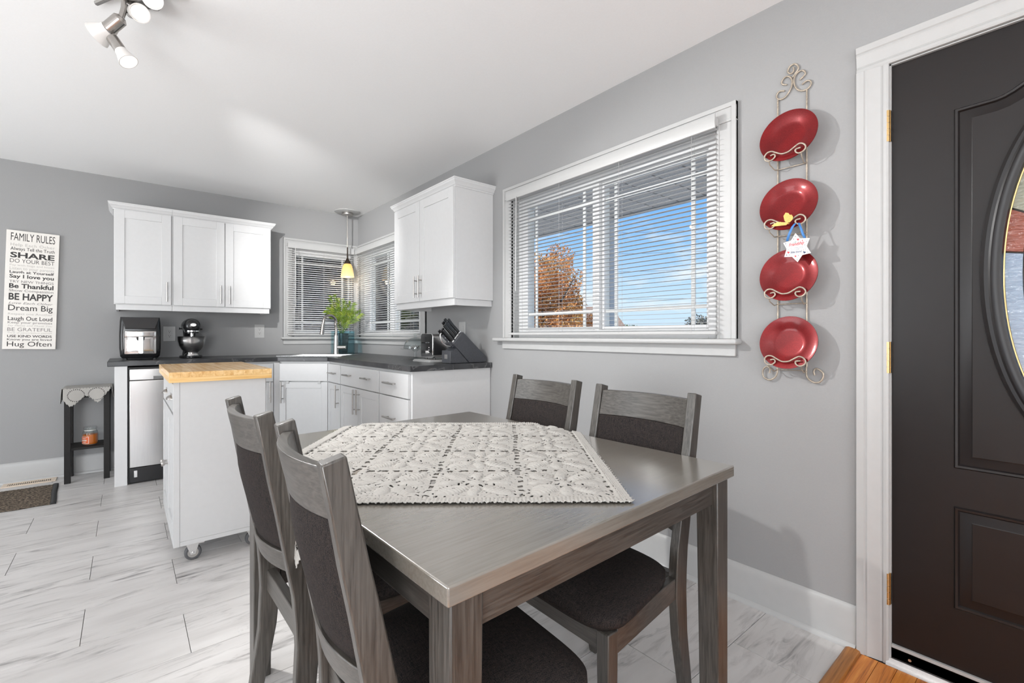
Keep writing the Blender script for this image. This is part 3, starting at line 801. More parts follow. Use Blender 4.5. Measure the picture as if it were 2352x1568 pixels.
# door casing
def casing_profile(F2, a, b):  # profile across width 0..0.090 (0 inner), thickness
    return [(0, 0), (0, 0.011), (0.006, 0.014), (0.014, 0.013), (0.018, 0.009), (0.022, 0.012), (0.052, 0.015), (0.058, 0.018), (0.064, 0.016), (0.068, 0.020), (0.088, 0.021), (0.090, 0.019), (0.090, 0)]
pr = casing_profile(0, 0, 0)
mb = MB().prism(pr, lambda p, q, t: (XR - q, 0.405 + p, t), 0.0, 2.036)
mb.build('trim_2', M['trim'], kind='structure', smooth=25)
mb = MB().prism(pr, lambda p, q, t: (XR - q, t, 2.036 + p), -0.602, 0.495)
mb.build('trim_3', M['trim'], kind='structure', smooth=25)
mb = MB().prism(pr, lambda p, q, t: (XR - q, -0.512 - p, t), 0.0, 2.036)
mb.build('trim_4', M['trim'], kind='structure', smooth=25)

# ---------------------------------------------------------------- outside
GZ = -0.55
MB().box(-60, 90, -60, 90, GZ - 0.1, GZ).build('ground', M['bounceground'], kind='structure', smooth=0)
so = bpy.data.objects.new('porch_soffit', None); COL.objects.link(so); so['kind'] = 'structure'; ORG[so.name] = Vector((0, 0, 0))
SZ = 2.33
y = -1.2; pw = 0.25
while y < 5.55:
    MB().box(2.15, 3.88, y + 0.008, y + pw - 0.008, SZ, SZ + 0.012).build('soffit_panel', M['soffit'], so, smooth=0)
    y += pw
MB().box(2.145, 3.88, -1.2, 5.55, SZ + 0.016, SZ + 0.05).build('soffit_backing', M['soffitgap'], so, smooth=0)
MB().box(3.88, 3.92, -1.2, 5.55, SZ - 0.015, SZ + 0.16).build('fascia', M['fascia'], so, smooth=0)
pt = thing('porch_post', 'white square porch post at the edge of the porch roof', 'post', (3.84, 3.06, GZ))
MB().box(3.80, 3.88, 3.03, 3.11, GZ, SZ - 0.001).build('shaft', M['fascia'], pt, bevel=0.004)
MB().box(3.79, 3.89, 3.02, 3.12, SZ - 0.08, SZ - 0.03).build('capital', M['fascia'], pt, bevel=0.004)
pb = thing('side_post', 'brown timber post outside the corner window', 'post', (2.96, 7.05, GZ))
MB().box(2.90, 3.04, 6.98, 7.12, GZ, 2.55).build('shaft', M['brownpost'], pb, bevel=0.005)
MB().box(2.86, 3.08, 6.94, 7.16, 2.55, 2.60).build('cap', M['brownpost'], pb, bevel=0.005)

def foliage_mesh(blobs, n, size, seed):
    r = np.random.RandomState(seed); vs = []; fs = []
    w = np.array([b[3]**3 for b in blobs]); w /= w.sum()
    idx = r.choice(len(blobs), n, p=w)
    for k in range(n):
        b = blobs[idx[k]]
        d = r.normal(size=3); d /= np.linalg.norm(d)
        rad = b[3]*(0.45 + 0.55*r.rand()**0.5)
        c = np.array(b[:3]) + d*rad*np.array([1, 1, b[4] if len(b) > 4 else 0.85])
        a = r.normal(size=3); a /= np.linalg.norm(a); q = np.cross(a, r.normal(size=3)); q /= np.linalg.norm(q)
        s = size*(0.6 + 0.8*r.rand())
        o = len(vs)
        vs += [c - a*s, c + q*s*0.5, c + a*s, c - q*s*0.5]; fs.append((o, o+1, o+2, o+3))
    return vs, fs
def tree(name, label, base, blobs, n, size, leaf, trunk_r, trunk_h, seed, branches=6, group=None):
    t = thing(name, label, 'tree' if name != 'shrub' else 'shrub', base, group=group)
    vs, fs = foliage_mesh(blobs, n, size, seed)
    mb = MB(); mb.add(vs, fs); o = mb.build('foliage', M[leaf], t, smooth=0); o['kind'] = 'stuff'
    rr = random.Random(seed); tk = MB()
    B = Vector(base); top = B + Vector((0, 0, trunk_h))
    tk.tube([B, B + Vector((0.05, 0.02, trunk_h*0.5)), top], [trunk_r, trunk_r*0.85, trunk_r*0.6], n=8)
    for k in range(branches):
        b = blobs[rr.randrange(len(blobs))]; e = Vector(b[:3])
        s = B + Vector((0, 0, trunk_h*rr.uniform(0.55, 1.0)))
        mid = s.lerp(e, 0.5) + Vector((0, 0, 0.1))
        tk.tube([s, mid, e], [trunk_r*0.4, trunk_r*0.28, trunk_r*0.12], n=6)
    tk.build('trunk', M['bark'], t)
    return t
def blobs_round(c, R, n, rmin, rmax, seed, flat=0.9):
    r = random.Random(seed); out = []
    for _ in range(n):
        d = Vector((r.gauss(0, 1), r.gauss(0, 1), r.gauss(0, 1))).normalized() * (R * r.random()**0.4)
        out.append((c[0]+d.x, c[1]+d.y, c[2]+d.z*flat, r.uniform(rmin, rmax)))
    return out
tree('maple_tree', 'tall orange and brown autumn tree outside the large window', (12.4, 13.2, GZ),
     blobs_round((12.25, 13.25, 2.7), 2.15, 48, 0.40, 0.75, 5, 0.95), 24000, 0.055, 'autumn', 0.16, 2.4, 5, 14)
tree('maple_tree', 'smaller russet autumn tree beyond the orange tree', (15.3, 13.6, GZ),
     blobs_round((15.3, 13.6, 1.1), 1.1, 12, 0.4, 0.7, 6, 0.7), 5000, 0.055, 'autumn', 0.12, 1.2, 6, 6)
tree('pine_tree', 'small green tree low in the right pane of the large window', (25.0, 18.3, GZ),
     blobs_round((25.0, 18.3, 1.2), 0.9, 10, 0.35, 0.6, 8, 0.8), 1500, 0.09, 'green', 0.1, 1.4, 8, 5)
tree('oak_tree', 'greyish green tree low at the right edge of the large window', (29.0, 15.4, GZ),
     blobs_round((28.9, 15.4, 1.5), 1.2, 12, 0.4, 0.75, 9, 0.9), 1800, 0.1, 'greyleaf', 0.12, 1.5, 9, 5)
# dense evergreens behind the far window
for i, (x, y) in enumerate(((0.55, 9.0), (2.30, 8.9), (4.05, 9.0), (5.80, 10.6))):
    bl = [(x + random.Random(i*9+k).uniform(-0.30, 0.30), y + random.Random(i*7+k+3).uniform(-0.3, 0.3), GZ + 0.5 + 0.36*k, 0.55 - 0.01*k) for k in range(11)]
    tree('evergreen_tree', ['dark evergreen at the left of the far window', 'dark evergreen in the middle of the far window',
                            'dark evergreen at the right of the far window', 'dark evergreen seen at the far edge of the corner window'][i],
         (x, y, GZ), bl, 4200, 0.10, 'evergreen', 0.1, 3.2, 20 + i, 4)
MB().box(-3.0, 4.4, 10.6, 10.9, GZ, 4.6).build('neighbour_wall', paint('neighbour_brown_siding', (0.010, 0.009, 0.008), 0.9, 0.2, 0.1, 6), smooth=0, org=(0, 10.75, GZ),
    label='dark brown neighbouring wall behind the evergreens at the far window', cat='wall')

def house(label, c, rot, w, d, eave, ridge, dormer, n_win):
    hs = thing('neighbour_house', label, 'house', (c[0], c[1], GZ), local=True)
    hs.rotation_euler = (0, 0, rot)
    e, rg = eave - GZ, ridge - GZ
    MB().box(-w/2, w/2, -d/2, d/2, 0, e).build('wall', M['brick'], hs, smooth=0)
    ov = 0.3
    MB().hexa([(-w/2-ov, -d/2-ov, e-0.02), (w/2+ov, -d/2-ov, e-0.02), (w/2+ov, d/2+ov, e-0.02), (-w/2-ov, d/2+ov, e-0.02)],
              [(-w/2+0.4, -0.02, rg), (w/2-0.4, -0.02, rg), (w/2-0.4, 0.02, rg), (-w/2+0.4, 0.02, rg)]).build('roof', M['brownroof'], hs, smooth=0)
    for k in range(n_win):
        u = -w/2 + w*(k+0.5)/n_win
        f_ = MB().box(u-0.5, u+0.5, -d/2-0.05, -d/2-0.005, e-1.5, e-0.5).build('window', M['fascia'], hs, smooth=0)
        MB().box(u-0.42, u+0.42, -d/2-0.06, -d/2-0.051, e-1.42, e-0.58).build('window_pane', M['black'], f_, smooth=0)
    if dormer:
        u, zb, dw, dh = dormer
        y0 = -d/2 - 0.1
        MB().prism([(u-dw, zb), (u+dw, zb), (u+dw*0.6, zb+dh), (u-dw*0.6, zb+dh)], lambda p, q, t: (p, t, q), y0 + 0.1, 0).build('dormer', M['brownroof'], hs, smooth=0)
        t = [(u-dw, zb), (u-dw*0.6, zb+dh), (u+dw*0.6, zb+dh), (u+dw, zb)]
        MB().tube([(p, y0 + 0.09, q) for p, q in t], 0.06, n=6).build('dormer_trim', M['fascia'], hs, smooth=0)
    return hs
house('brown roofed house with a white trimmed dormer beyond the orange tree', (18.9, 18.9), radians(-45), 7.0, 5.0, 1.15, 2.75, (-0.7, 1.75, 0.75, 0.62), 3)
house('brown roofed house seen through the corner window', (9.4, 25.0), radians(-12), 7.0, 5.0, 1.7, 4.0, None, 3)
tree('shrub', 'green bush below the roofs seen through the corner window', (6.9, 14.0, GZ),
     blobs_round((6.9, 14.0, 0.7), 0.9, 9, 0.4, 0.65, 31, 0.7), 1800, 0.08, 'green', 0.06, 0.8, 31, 4)
tree('shrub', 'dark bush nearest the corner window under the wall cabinet', (4.2, 7.0, GZ),
     blobs_round((4.2, 7.0, 0.35), 0.55, 9, 0.3, 0.45, 32, 0.9), 1800, 0.07, 'evergreen', 0.06, 0.7, 32, 4)
# utility lines sagging across the sky
def cable(label, a, b, sag):
    P = [Vector(a).lerp(Vector(b), k/24) + Vector((0, 0, -sag*4*(k/24)*(1-k/24))) for k in range(25)]
    MB().tube(P, 0.010, n=5).build('utility_cable', M['wirecable'], label=label, cat='cable', group='utility cables across the sky')
for lab, (px9, py9) in (('wooden utility pole at the left end of the cables', (12.0, 30.0)), ('wooden utility pole at the right end of the cables', (40.0, 8.0))):
    up_ = thing('utility_pole', lab, 'pole', (px9, py9, GZ))
    MB().cyl((px9, py9, GZ), (px9, py9, 10.4), 0.16, 0.11, n=12).build('shaft', M['bark'], up_)
    MB().box(px9 - 0.9, px9 + 0.9, py9 - 0.06, py9 + 0.06, 9.7, 9.85).build('crossarm', M['bark'], up_)
cable('thin utility cable crossing the sky, topmost one', (12.0, 30.0, 8.6), (40.0, 8.0, 9.6), 1.1)
cable('thin utility cable crossing the sky, second from the top', (12.0, 30.0, 7.4), (40.0, 8.0, 8.2), 1.2)
cable('thin utility cable crossing the sky, third from the top', (12.0, 30.0, 5.4), (40.0, 8.0, 6.4), 0.5)
cable('thin utility cable crossing the sky, lowest one', (12.0, 30.0, 3.9), (40.0, 8.0, 4.2), 0.5)

# ================================================================ KITCHEN CABINETS
CT = 0.924      # worktop top
CB = 0.887      # worktop underside
FFc = frame((0, 4.52, 0), (1, 0, 0), (0, -1, 0))       # fronts on the far run
FRc = frame((1.39, 0, 0), (0, 1, 0), (-1, 0, 0))       # fronts on the right run
dgA, dgB = Vector((1.052, 4.52, 0)), Vector((1.39, 4.213, 0))
dU = (dgB - dgA).normalized(); dN = Vector((dU.y, -dU.x, 0)); dN = dN if dN.x < 0 else -dN
FDg = frame(dgA, dU, dN); dL = (dgB - dgA).length

def shaker(F, u0, u1, z0, z1, parent, n0=0.0, th=0.019, rail=0.055, name='door', m='cab'):
    mb = MB()
    mb.fbox(F, u0, u0+rail, n0, n0+th, z0, z1).fbox(F, u1-rail, u1, n0, n0+th, z0, z1)
    mb.fbox(F, u0+rail, u1-rail, n0, n0+th, z0, z0+rail).fbox(F, u0+rail, u1-rail, n0, n0+th, z1-rail, z1)
    mb.fbox(F, u0+rail-0.004, u1-rail+0.004, n0+0.001, n0+th-0.007, z0+rail-0.004, z1-rail+0.004)
    o = mb.build(name, M[m], parent, bevel=0.0012, seg=1); return o
def slab(F, u0, u1, z0, z1, parent, n0=0.0, th=0.019, name='drawer'):
    return MB().fbox(F, u0, u1, n0, n0+th, z0, z1).build(name, M['cab'], parent, bevel=0.002)
def bar_handle(F, uc, zc, length, parent, vertical=True, n0=0.019):
    mb = MB(); h = length/2; st = n0 + 0.030
    if vertical:
        mb.cyl(F(uc, st, zc-h), F(uc, st, zc+h), 0.006, n=12)
        for s in (-0.6, 0.6): mb.cyl(F(uc, n0, zc+h*s), F(uc, st, zc+h*s), 0.0045, n=10)
    else:
        mb.cyl(F(uc-h, st, zc), F(uc+h, st, zc), 0.006, n=12)
        for s in (-0.6, 0.6): mb.cyl(F(uc+h*s, n0, zc), F(uc+h*s, st, zc), 0.0045, n=10)
    return mb.build('handle', M['nickel'], parent)
# ---- base units
def base_unit(label, F, u0, u1, depth, floor_z=0.10):
    t = thing('base_cabinet', label, 'cabinet', tuple(F((u0+u1)/2, -depth/2, 0)))
    return t
ZD0, ZD1 = 0.712, 0.868      # drawer fronts
DR0, DR1 = 0.115, 0.705      # door fronts
# end panel left of the dishwasher
ep = thing('cabinet_end_panel', 'white end panel and stile left of the dishwasher', 'panel', (-0.03, 4.8, 0))
MB().box(-0.066, -0.048, 4.521, 5.125, 0.0, CB - 0.0005).build('side_panel', M['cab'], ep, bevel=0.001)
MB().box(-0.066, 0.008, 4.502, 4.5205, 0.0, CB - 0.0005).build('stile', M['cab'], ep, bevel=0.0015)
# dishwasher
dw = thing('dishwasher', 'stainless steel dishwasher with a pocket handle under the worktop', 'dishwasher', (0.313, 4.8, 0))
MB().box(0.012, 0.614, 4.53, 5.10, 0.006, 0.875).build('tub', M['blackm'], dw)
MB().box(0.020, 0.608, 4.498, 4.529, 0.125, 0.775).build('door_panel', M['steel'], dw, bevel=0.004, seg=3)
cp = MB().box(0.020, 0.608, 4.498, 4.529, 0.779, 0.862).build('control_panel', M['steel'], dw, bevel=0.004, seg=3)
MB().prism([(4.494, 0.781), (4.4975, 0.781), (4.4975, 0.806), (4.492, 0.803)], lambda p, q, t: (t, p, q), 0.16, 0.47).build('pocket_handle', M['chrome'], dw)
tk_ = MB().box(0.020, 0.608, 4.506, 4.529, 0.012, 0.120).build('toe_panel', M['black'], dw, bevel=0.003)
MB().box(0.046, 0.066, 4.502, 4.5055, 0.05, 0.10).build('latch', M['alu'], dw, bevel=0.006)
# narrow unit between dishwasher and the corner
t = base_unit('narrow white base cabinet right of the kitchen cart with one drawer above a door', FFc, 0.622, 1.045, 0.6)
MB().box(0.622, 1.050, 4.521, 5.12, 0.10, CB - 0.0005).box(0.622, 1.050, 4.575, 5.12, 0, 0.0995).build('body', M['cab'], t)
d = slab(FFc, 0.640, 0.998, ZD0, ZD1, t); bar_handle(FFc, 0.82, 0.79, 0.16, d, False)
d = shaker(FFc, 0.640, 0.998, DR0, DR1, t); bar_handle(FFc, 0.968, 0.622, 0.185, d)
MB().fbox(FFc, 1.004, 1.050, 0, 0.018, 0.10, 0.875).build('filler', M['cab'], t, bevel=0.001)
# diagonal sink base
t = thing('base_cabinet', 'white diagonal corner base cabinet under the sink with one wide door', 'cabinet', (1.5, 4.65, 0))
poly = [(1.0515, 4.522), (1.392, 4.2145), (2.0, 4.2145), (2.0, 5.125), (1.0515, 5.125)]
MB().prism(poly, fz, 0.10, 0.70).build('body', M['cab'], t, smooth=0)
tk = [(1.0515, 4.60), (1.43, 4.26), (2.0, 4.26), (2.0, 5.12), (1.0515, 5.12)]
MB().prism(tk, fz, 0.0, 0.0995).build('toe_kick', M['cab'], t, smooth=0)
MB().fbox(FDg, 0.001, dL - 0.001, -0.018, -0.001, 0.7005, CB - 0.0005).build('face_frame', M['cab'], t, smooth=0)
slab(FDg, 0.012, dL - 0.012, ZD0, ZD1, t, name='false_drawer_front')
d = shaker(FDg, 0.012, dL - 0.012, DR0, DR1, t); bar_handle(FDg, 0.040, 0.613, 0.185, d)
for uu in (0.085, dL - 0.085):
    MB().fbox(FDg, uu - 0.013, uu + 0.013, 0.0195, 0.024, 0.688, 0.712).build('over_door_hook', M['plastic_w'], d, bevel=0.003)
# right run
def right_unit(label, y0, y1, fronts):
    t = thing('base_cabinet', label, 'cabinet', (1.69, (y0+y1)/2, 0))
    MB().box(1.391, 2.0, y0, y1, 0.10, CB - 0.0005).box(1.445, 2.0, y0, y1, 0, 0.0995).build('body', M['cab'], t, smooth=0)
    return t
t = right_unit('slim white base cabinet with one drawer and one door beside the corner unit', 3.8905, 4.2125, None)
d = slab(FRc, 3.902, 4.205, ZD0, ZD1, t); bar_handle(FRc, 4.05, 0.793, 0.15, d, False)
d = shaker(FRc, 3.902, 4.205, DR0, DR1, t); bar_handle(FRc, 3.932, 0.606, 0.19, d)
t = right_unit('wide white base cabinet with a two-handled drawer above a pair of doors', 3.1265, 3.8895, None)
d = slab(FRc, 3.136, 3.884, ZD0, ZD1, t); bar_handle(FRc, 3.70, 0.797, 0.15, d, False); bar_handle(FRc, 3.325, 0.797, 0.15, d, False)
d = shaker(FRc, 3.513, 3.884, DR0, DR1, t); bar_handle(FRc, 3.543, 0.603, 0.19, d)
d = shaker(FRc, 3.136, 3.507, DR0, DR1, t); bar_handle(FRc, 3.477, 0.608, 0.19, d)
t = right_unit('white drawer cabinet at the near end of the worktop run', 2.681, 3.1255, None)
d = slab(FRc, 2.690, 3.119, ZD0, ZD1, t); bar_handle(FRc, 2.92, 0.797, 0.17, d, False)
d = slab(FRc, 2.690, 3.119, 0.415, DR1, t); bar_handle(FRc, 2.92, 0.566, 0.17, d, False)
d = slab(FRc, 2.690, 3.119, 0.115, 0.408, t); bar_handle(FRc, 2.92, 0.27, 0.17, d, False)
e2 = MB().box(1.389, 2.0, 2.661, 2.680, 0.0, CB - 0.0005)
e2.build('cabinet_end_panel', M['cab'], bevel=0.001, label='plain white end panel under the worktop facing the dining table', cat='panel')

# ---- worktop with sink cut-out
skc = Vector((1.45, 4.63, 0)); sV = -dN            # towards the corner
def sk(a, b): v = skc + dU*a + sV*b; return (v.x, v.y)
hole = [sk(-0.28, -0.23), sk(0.28, -0.23), sk(0.28, 0.15), sk(-0.28, 0.15)]
outer = [(-0.106, 4.49), (1.030, 4.49), (1.363, 4.188), (1.363, 2.640), (2.0025, 2.640), (2.0025, 5.1285), (-0.106, 5.1285)]
wt = MB().holed(outer, [hole], fz, CB, CT)
wt.build('worktop', M['slate'], bevel=0.004, seg=3, smooth=0, label='dark slate worktop running round the kitchen corner', cat='worktop')
sink = thing('sink', 'stainless drop-in sink set across the worktop corner', 'sink', (skc.x, skc.y, 0.72))
rim_o = [sk(-0.305, -0.255), sk(0.305, -0.255), sk(0.305, 0.255), sk(-0.305, 0.255)]
rim_i = [sk(-0.265, -0.215), sk(0.265, -0.215), sk(0.265, 0.135), sk(-0.265, 0.135)]
MB().holed(rim_o, [rim_i], fz, CT + 0.0002, CT + 0.006).build('rim', M['steel'], sink, bevel=0.002)
rb = [sk(-0.25, -0.20), sk(0.25, -0.20), sk(0.25, 0.12), sk(-0.25, 0.12)]
mb = MB(); vs = [(p, q, CT + 0.004) for p, q in rim_i] + [(p, q, 0.73) for p, q in rb]
mb.add(vs, [(0,1,5,4),(1,2,6,5),(2,3,7,6),(3,0,4,7),(4,5,6,7)])
mb.build('bowl', M['steel'], sink, smooth=0, solid=0.0015)
dc = sk(0, -0.04); MB().cyl((dc[0], dc[1], 0.731), (dc[0], dc[1], 0.735), 0.04, n=24).build('drain', M['chrome'], sink)
# faucet
fb = Vector((1.625, 4.735, CT + 0.0065)); fd = Vector((-0.55, 0.05, 0)).normalized(); fd = Vector((-0.78, -0.30, 0)).normalized()
fc = thing('faucet', 'tall brushed nickel gooseneck faucet with a side lever', 'faucet', tuple(fb))
mb = MB().cyl(fb, fb + Vector((0, 0, 0.006)), 0.029, n=24).cyl(fb + Vector((0, 0, 0.006)), fb + Vector((0, 0, 0.185)), 0.0255, 0.0205, n=24)
mb.build('body', M['steel'], fc)
P = [fb + Vector((0, 0, 0.18)), fb + Vector((0, 0, 0.26)), fb + Vector((0, 0, 0.30)) + fd*0.008]
for k in range(9):
    a = pi*k/8; P.append(fb + fd*(0.075*(1 - cos(a))) + Vector((0, 0, 0.312 + 0.072*sin(a))))
P.append(fb + fd*0.158 + Vector((0, 0, 0.28)))
MB().tube(P, 0.0135, n=14, smooth=3).build('spout', M['faucet'], fc, smooth=60)
e0 = fb + fd*0.157 + Vector((0, 0, 0.29)); e1 = fb + fd*0.170 + Vector((0, 0, 0.195))
MB().cyl(e0, e1, 0.0155, 0.021, n=18).build('spray_head', M['faucet'], fc)
lv = Vector((0.80, -0.55, 0)).normalized()
MB().cyl(fb + Vector((0, 0, 0.065)) + lv*0.015, fb + Vector((0, 0, 0.067)) + lv*0.095, 0.019, 0.017, n=18).build('lever', M['steel'], fc)

# ---- wall cabinets
def crown(mb, F, u0, u1, depth, z, left=True, right=True):
    """stepped crown moulding; profile grows outward with height"""
    pr = [(0.0, 0.0), (0.006, 0.0), (0.008, 0.008), (0.014, 0.012), (0.020, 0.024), (0.030, 0.034), (0.033, 0.044), (0.036, 0.046), (0.036, 0.054), (0, 0.054)]
    # extruded with mitred ends: sections at u0-p and u1+p
    vs = []; n = len(pr)
    for p, q in pr: vs.append(tuple(F(u0 - (p if left else 0), p, z+q)))
    for p, q in pr: vs.append(tuple(F(u1 + (p if right else 0), p, z+q)))
    fs = [tuple(range(n))[::-1], tuple(range(n, 2*n))] + [(i, (i+1) % n, n+(i+1) % n, n+i) for i in range(n)]
    mb.add(vs, fs)
    for ok, uu, sg in ((left, u0, -1), (right, u1, 1)):
        if not ok: continue
        vs = []
        for p, q in pr: vs.append(tuple(F(uu + sg*p, p, z+q)))
        for p, q in pr: vs.append(tuple(F(uu + sg*p, -depth + 0.001, z+q)))
        mb.add(vs, fs)
    return mb
FU = frame((0, 4.818, 0), (1, 0, 0), (0, -1, 0)); dpt = YF - 4.818
def wall_cabinet(label, F, u0, u1, depth, doors, crown_sides, z0=1.364, z1=2.112, loc=None):
    t = thing('wall_cabinet', label, 'cabinet', tuple(F((u0+u1)/2, -depth/2, 1.318)))
    MB().fbox(F, u0, u1, -depth+0.001, -0.0005, 1.362, z1).build('body', M['cab'], t, smooth=0)
    crown(MB(), F, u0, u1, depth, z1 - 0.004, *crown_sides).build('crown_moulding', M['cab'], t, smooth=25)
    lr = MB().fbox(F, u0 + (0.012 if crown_sides[0] else 0), u1 - (0.012 if crown_sides[1] else 0), -0.018, 0.004, 1.318, 1.3615)
    if crown_sides[0]: lr.fbox(F, u0 + 0.012, u0 + 0.030, -depth+0.001, -0.018, 1.318, 1.3615)
    if crown_sides[1]: lr.fbox(F, u1 - 0.030, u1 - 0.012, -depth+0.001, -0.018, 1.318, 1.3615)
    lr.build('light_rail', M['cab'], t, bevel=0.002)
    for a, b, hu in doors:
        d = shaker(F, a, b, 1.368, z1 - 0.004, t, rail=0.062)
        bar_handle(F, hu, 1.473, 0.16, d)
    return t
wall_cabinet('white wall cabinet with a single door over the air fryer', FU, -0.074, 0.2965, dpt, [(-0.070, 0.289, 0.260)], (True, False))
wall_cabinet('white double-door wall cabinet on the far wall left of the window', FU, 0.2975, 1.046, dpt, [(0.305, 0.672, 0.640), (0.678, 1.042, 0.707)], (False, True))
FUr = frame((1.692, 0, 0), (0, 1, 0), (-1, 0, 0))
wall_cabinet('white double-door wall cabinet on the window wall above the knife block', FUr, 2.632, 3.520, XR - 1.692, [(2.636, 3.096, 3.066), (3.100, 3.516, 3.132)], (True, True))

# ---- outlets
def outlet(label, F, uc, zc, kind='outlet'):
    t = thing('wall_outlet', label, 'outlet', tuple(F(uc, 0.003, zc-0.06)))
    MB().fbox(F, uc-0.044, uc+0.044, 0.0002, 0.006, zc-0.066, zc+0.066).build('cover_plate', M['plastic_w'], t, bevel=0.003)
    if kind == 'outlet':
        MB().fbox(F, uc-0.0175, uc+0.0175, 0.006, 0.0075, zc-0.036, zc+0.036).build('insert', M['plastic_w'], t, bevel=0.001)
        for dz in (0.019, -0.019):
            s = MB()
            for du in (-0.006, 0.006): s.fbox(F, uc+du-0.001, uc+du+0.001, 0.0074, 0.0079, zc+dz-0.001, zc+dz+0.008)
            s.cyl(F(uc, 0.0074, zc+dz-0.008), F(uc, 0.0079, zc+dz-0.008), 0.0028, n=10)
            s.build('socket', M['dark'], t)
    else:
        MB().fbox(F, uc-0.018, uc+0.018, 0.006, 0.009, zc-0.035, zc+0.035).build('rocker', M['plastic_w'], t, bevel=0.002)
outlet('white wall outlet between the air fryer and the stand mixer', FF, 0.297, 1.130)
outlet('white wall outlet left of the far window', FF, 1.013, 1.157)
outlet('white switch plate on the window wall behind the knife block', FR, 3.02, 1.155, 'switch')

# ================================================================ ON THE WORKTOP
# air fryer
x0, x1, yf, yb = -0.043, 0.219, 4.700, 4.985
af = thing('air_fryer', 'black air fryer with a shiny steel basket front on the far worktop', 'air fryer', ((x0+x1)/2, (yf+yb)/2, CT))
xc = (x0+x1)/2
def rrect(hx, hy, r, n=6, cx=0, cy=0):
    out = []
    for sx, sy, a0 in ((1, 1, 0), (-1, 1, pi/2), (-1, -1, pi), (1, -1, 1.5*pi)):
        for k in range(n+1):
            a = a0 + pi/2*k/n; out.append((cx + sx*(hx-r) + r*cos(a), cy + sy*(hy-r) + r*sin(a)))
    return out
mb = MB(); rings = [(0.012, 0.112, 0.128), (0.03, 0.124, 0.14), (0.09, 0.129, 0.1425), (0.20, 0.130, 0.1425), (0.30, 0.126, 0.1425), (0.335, 0.123, 0.140)]
R_ = [[(p, q, CT + z) for p, q in rrect(hx, hy, 0.03, 6, xc, (yf+yb)/2)] for z, hx, hy in rings]
n = len(R_[0]); vs = [p for r_ in R_ for p in r_]
fs = [tuple(range(n-1, -1, -1))] + [(k*n+i, k*n+(i+1) % n, (k+1)*n+(i+1) % n, (k+1)*n+i) for k in range(len(R_)-1) for i in range(n)] + [tuple((len(R_)-1)*n+i for i in range(n))]
mb.add(vs, fs); mb.build('body', M['black'], af, smooth=50)
# slanted control hood on the front
hood = MB(); F_ = lambda p, q, o: (xc + p, yf - 0.003 + o, CT + q)
hood.add([F_(-0.118, 0.332, 0.0), F_(0.118, 0.332, 0.0), F_(0.092, 0.244, -0.014), F_(-0.092, 0.244, -0.014), F_(-0.122, 0.332, 0.03), F_(0.122, 0.332, 0.03), F_(0.095, 0.24, 0.02), F_(-0.095, 0.24, 0.02)],
         [(0,1,2,3),(0,4,5,1),(1,5,6,2),(2,6,7,3),(3,7,4,0)])
hood.build('control_hood', M['black'], af, bevel=0.003)
MB().prism(rrect(0.100, 0.092, 0.012, 5, xc, CT + 0.1365), fy, yf - 0.006, yf + 0.002).build('front_trim', M['blackm'], af)
def bowed(cz, hz_, nm):
    mb = MB(); nx, nz = 28, 10; pts = []
    for j in range(nz+1):
        for i in range(nx+1):
            u, v = 2*i/nx-1, 2*j/nz-1
            e = max(0.0, abs(u)**8 + abs(v)**8)
            pts.append((xc + 0.0965*u, yf - 0.0075 - 0.0075*(1-u*u) - 0.002*(1 - min(1, e)), cz + hz_*v))
    mb.add(pts, [(j*(nx+1)+i, j*(nx+1)+i+1, (j+1)*(nx+1)+i+1, (j+1)*(nx+1)+i) for j in range(nz) for i in range(nx)])
    mb.box(xc - 0.0965, xc + 0.0965, yf - 0.0074, yf - 0.0062, cz - hz_, cz + hz_)
    return mb.build(nm, M['steelmir'], af, smooth=40)
bowed(CT + 0.112, 0.064, 'basket_front')
bowed(CT + 0.2015, 0.0225, 'top_trim')
MB().prism([(xc - 0.026, CT + 0.176), (xc + 0.026, CT + 0.176), (xc + 0.023, CT + 0.155), (xc, CT + 0.140), (xc - 0.023, CT + 0.155)], fy, yf - 0.0185, yf - 0.0172).build('finger_recess', M['dark'], af)
MB().prism(rrect(0.0155, 0.068, 0.008, 5, xc + 0.002, CT + 0.116), fy, yf - 0.046, yf - 0.030).cyl((xc+0.002, yf-0.031, CT+0.150), (xc+0.002, yf-0.014, CT+0.150), 0.009, n=12).build('handle', M['steelmir'], af, bevel=0.003)
for sx in (-1, 1): MB().cyl((xc + sx*0.09, yf + 0.03, CT), (xc + sx*0.09, yf + 0.03, CT + 0.0125), 0.012, n=12).build('foot', M['blackm'], af)
for sx in (-1, 1): MB().cyl((xc + sx*0.09, yb - 0.03, CT), (xc + sx*0.09, yb - 0.03, CT + 0.0125), 0.012, n=12).build('foot', M['blackm'], af)

# stand mixer (head points at the room)
mx_, my = 0.430, 4.86
sm = thing('stand_mixer', 'black stand mixer with a steel bowl beside the air fryer', 'mixer', (mx_, my, CT))
mb = MB(); base = [(mx_ + 0.085*cos(2*pi*k/28)*(1.0 if sin(2*pi*k/28) < 0 else 0.85), my + 0.02 + 0.155*sin(2*pi*k/28)) for k in range(28)]
mb.prism(base, fz, CT, CT + 0.022); mb.build('base', M['black'], sm, bevel=0.008, seg=3)
mb = MB(); 
mb.tube([(mx_, my + 0.125, CT + 0.015), (mx_, my + 0.128, CT + 0.09), (mx_, my + 0.122, CT + 0.17), (mx_, my + 0.10, CT + 0.24)], [0.052, 0.045, 0.043, 0.050], n=18)
mb.build('column', M['black'], sm, smooth=60)
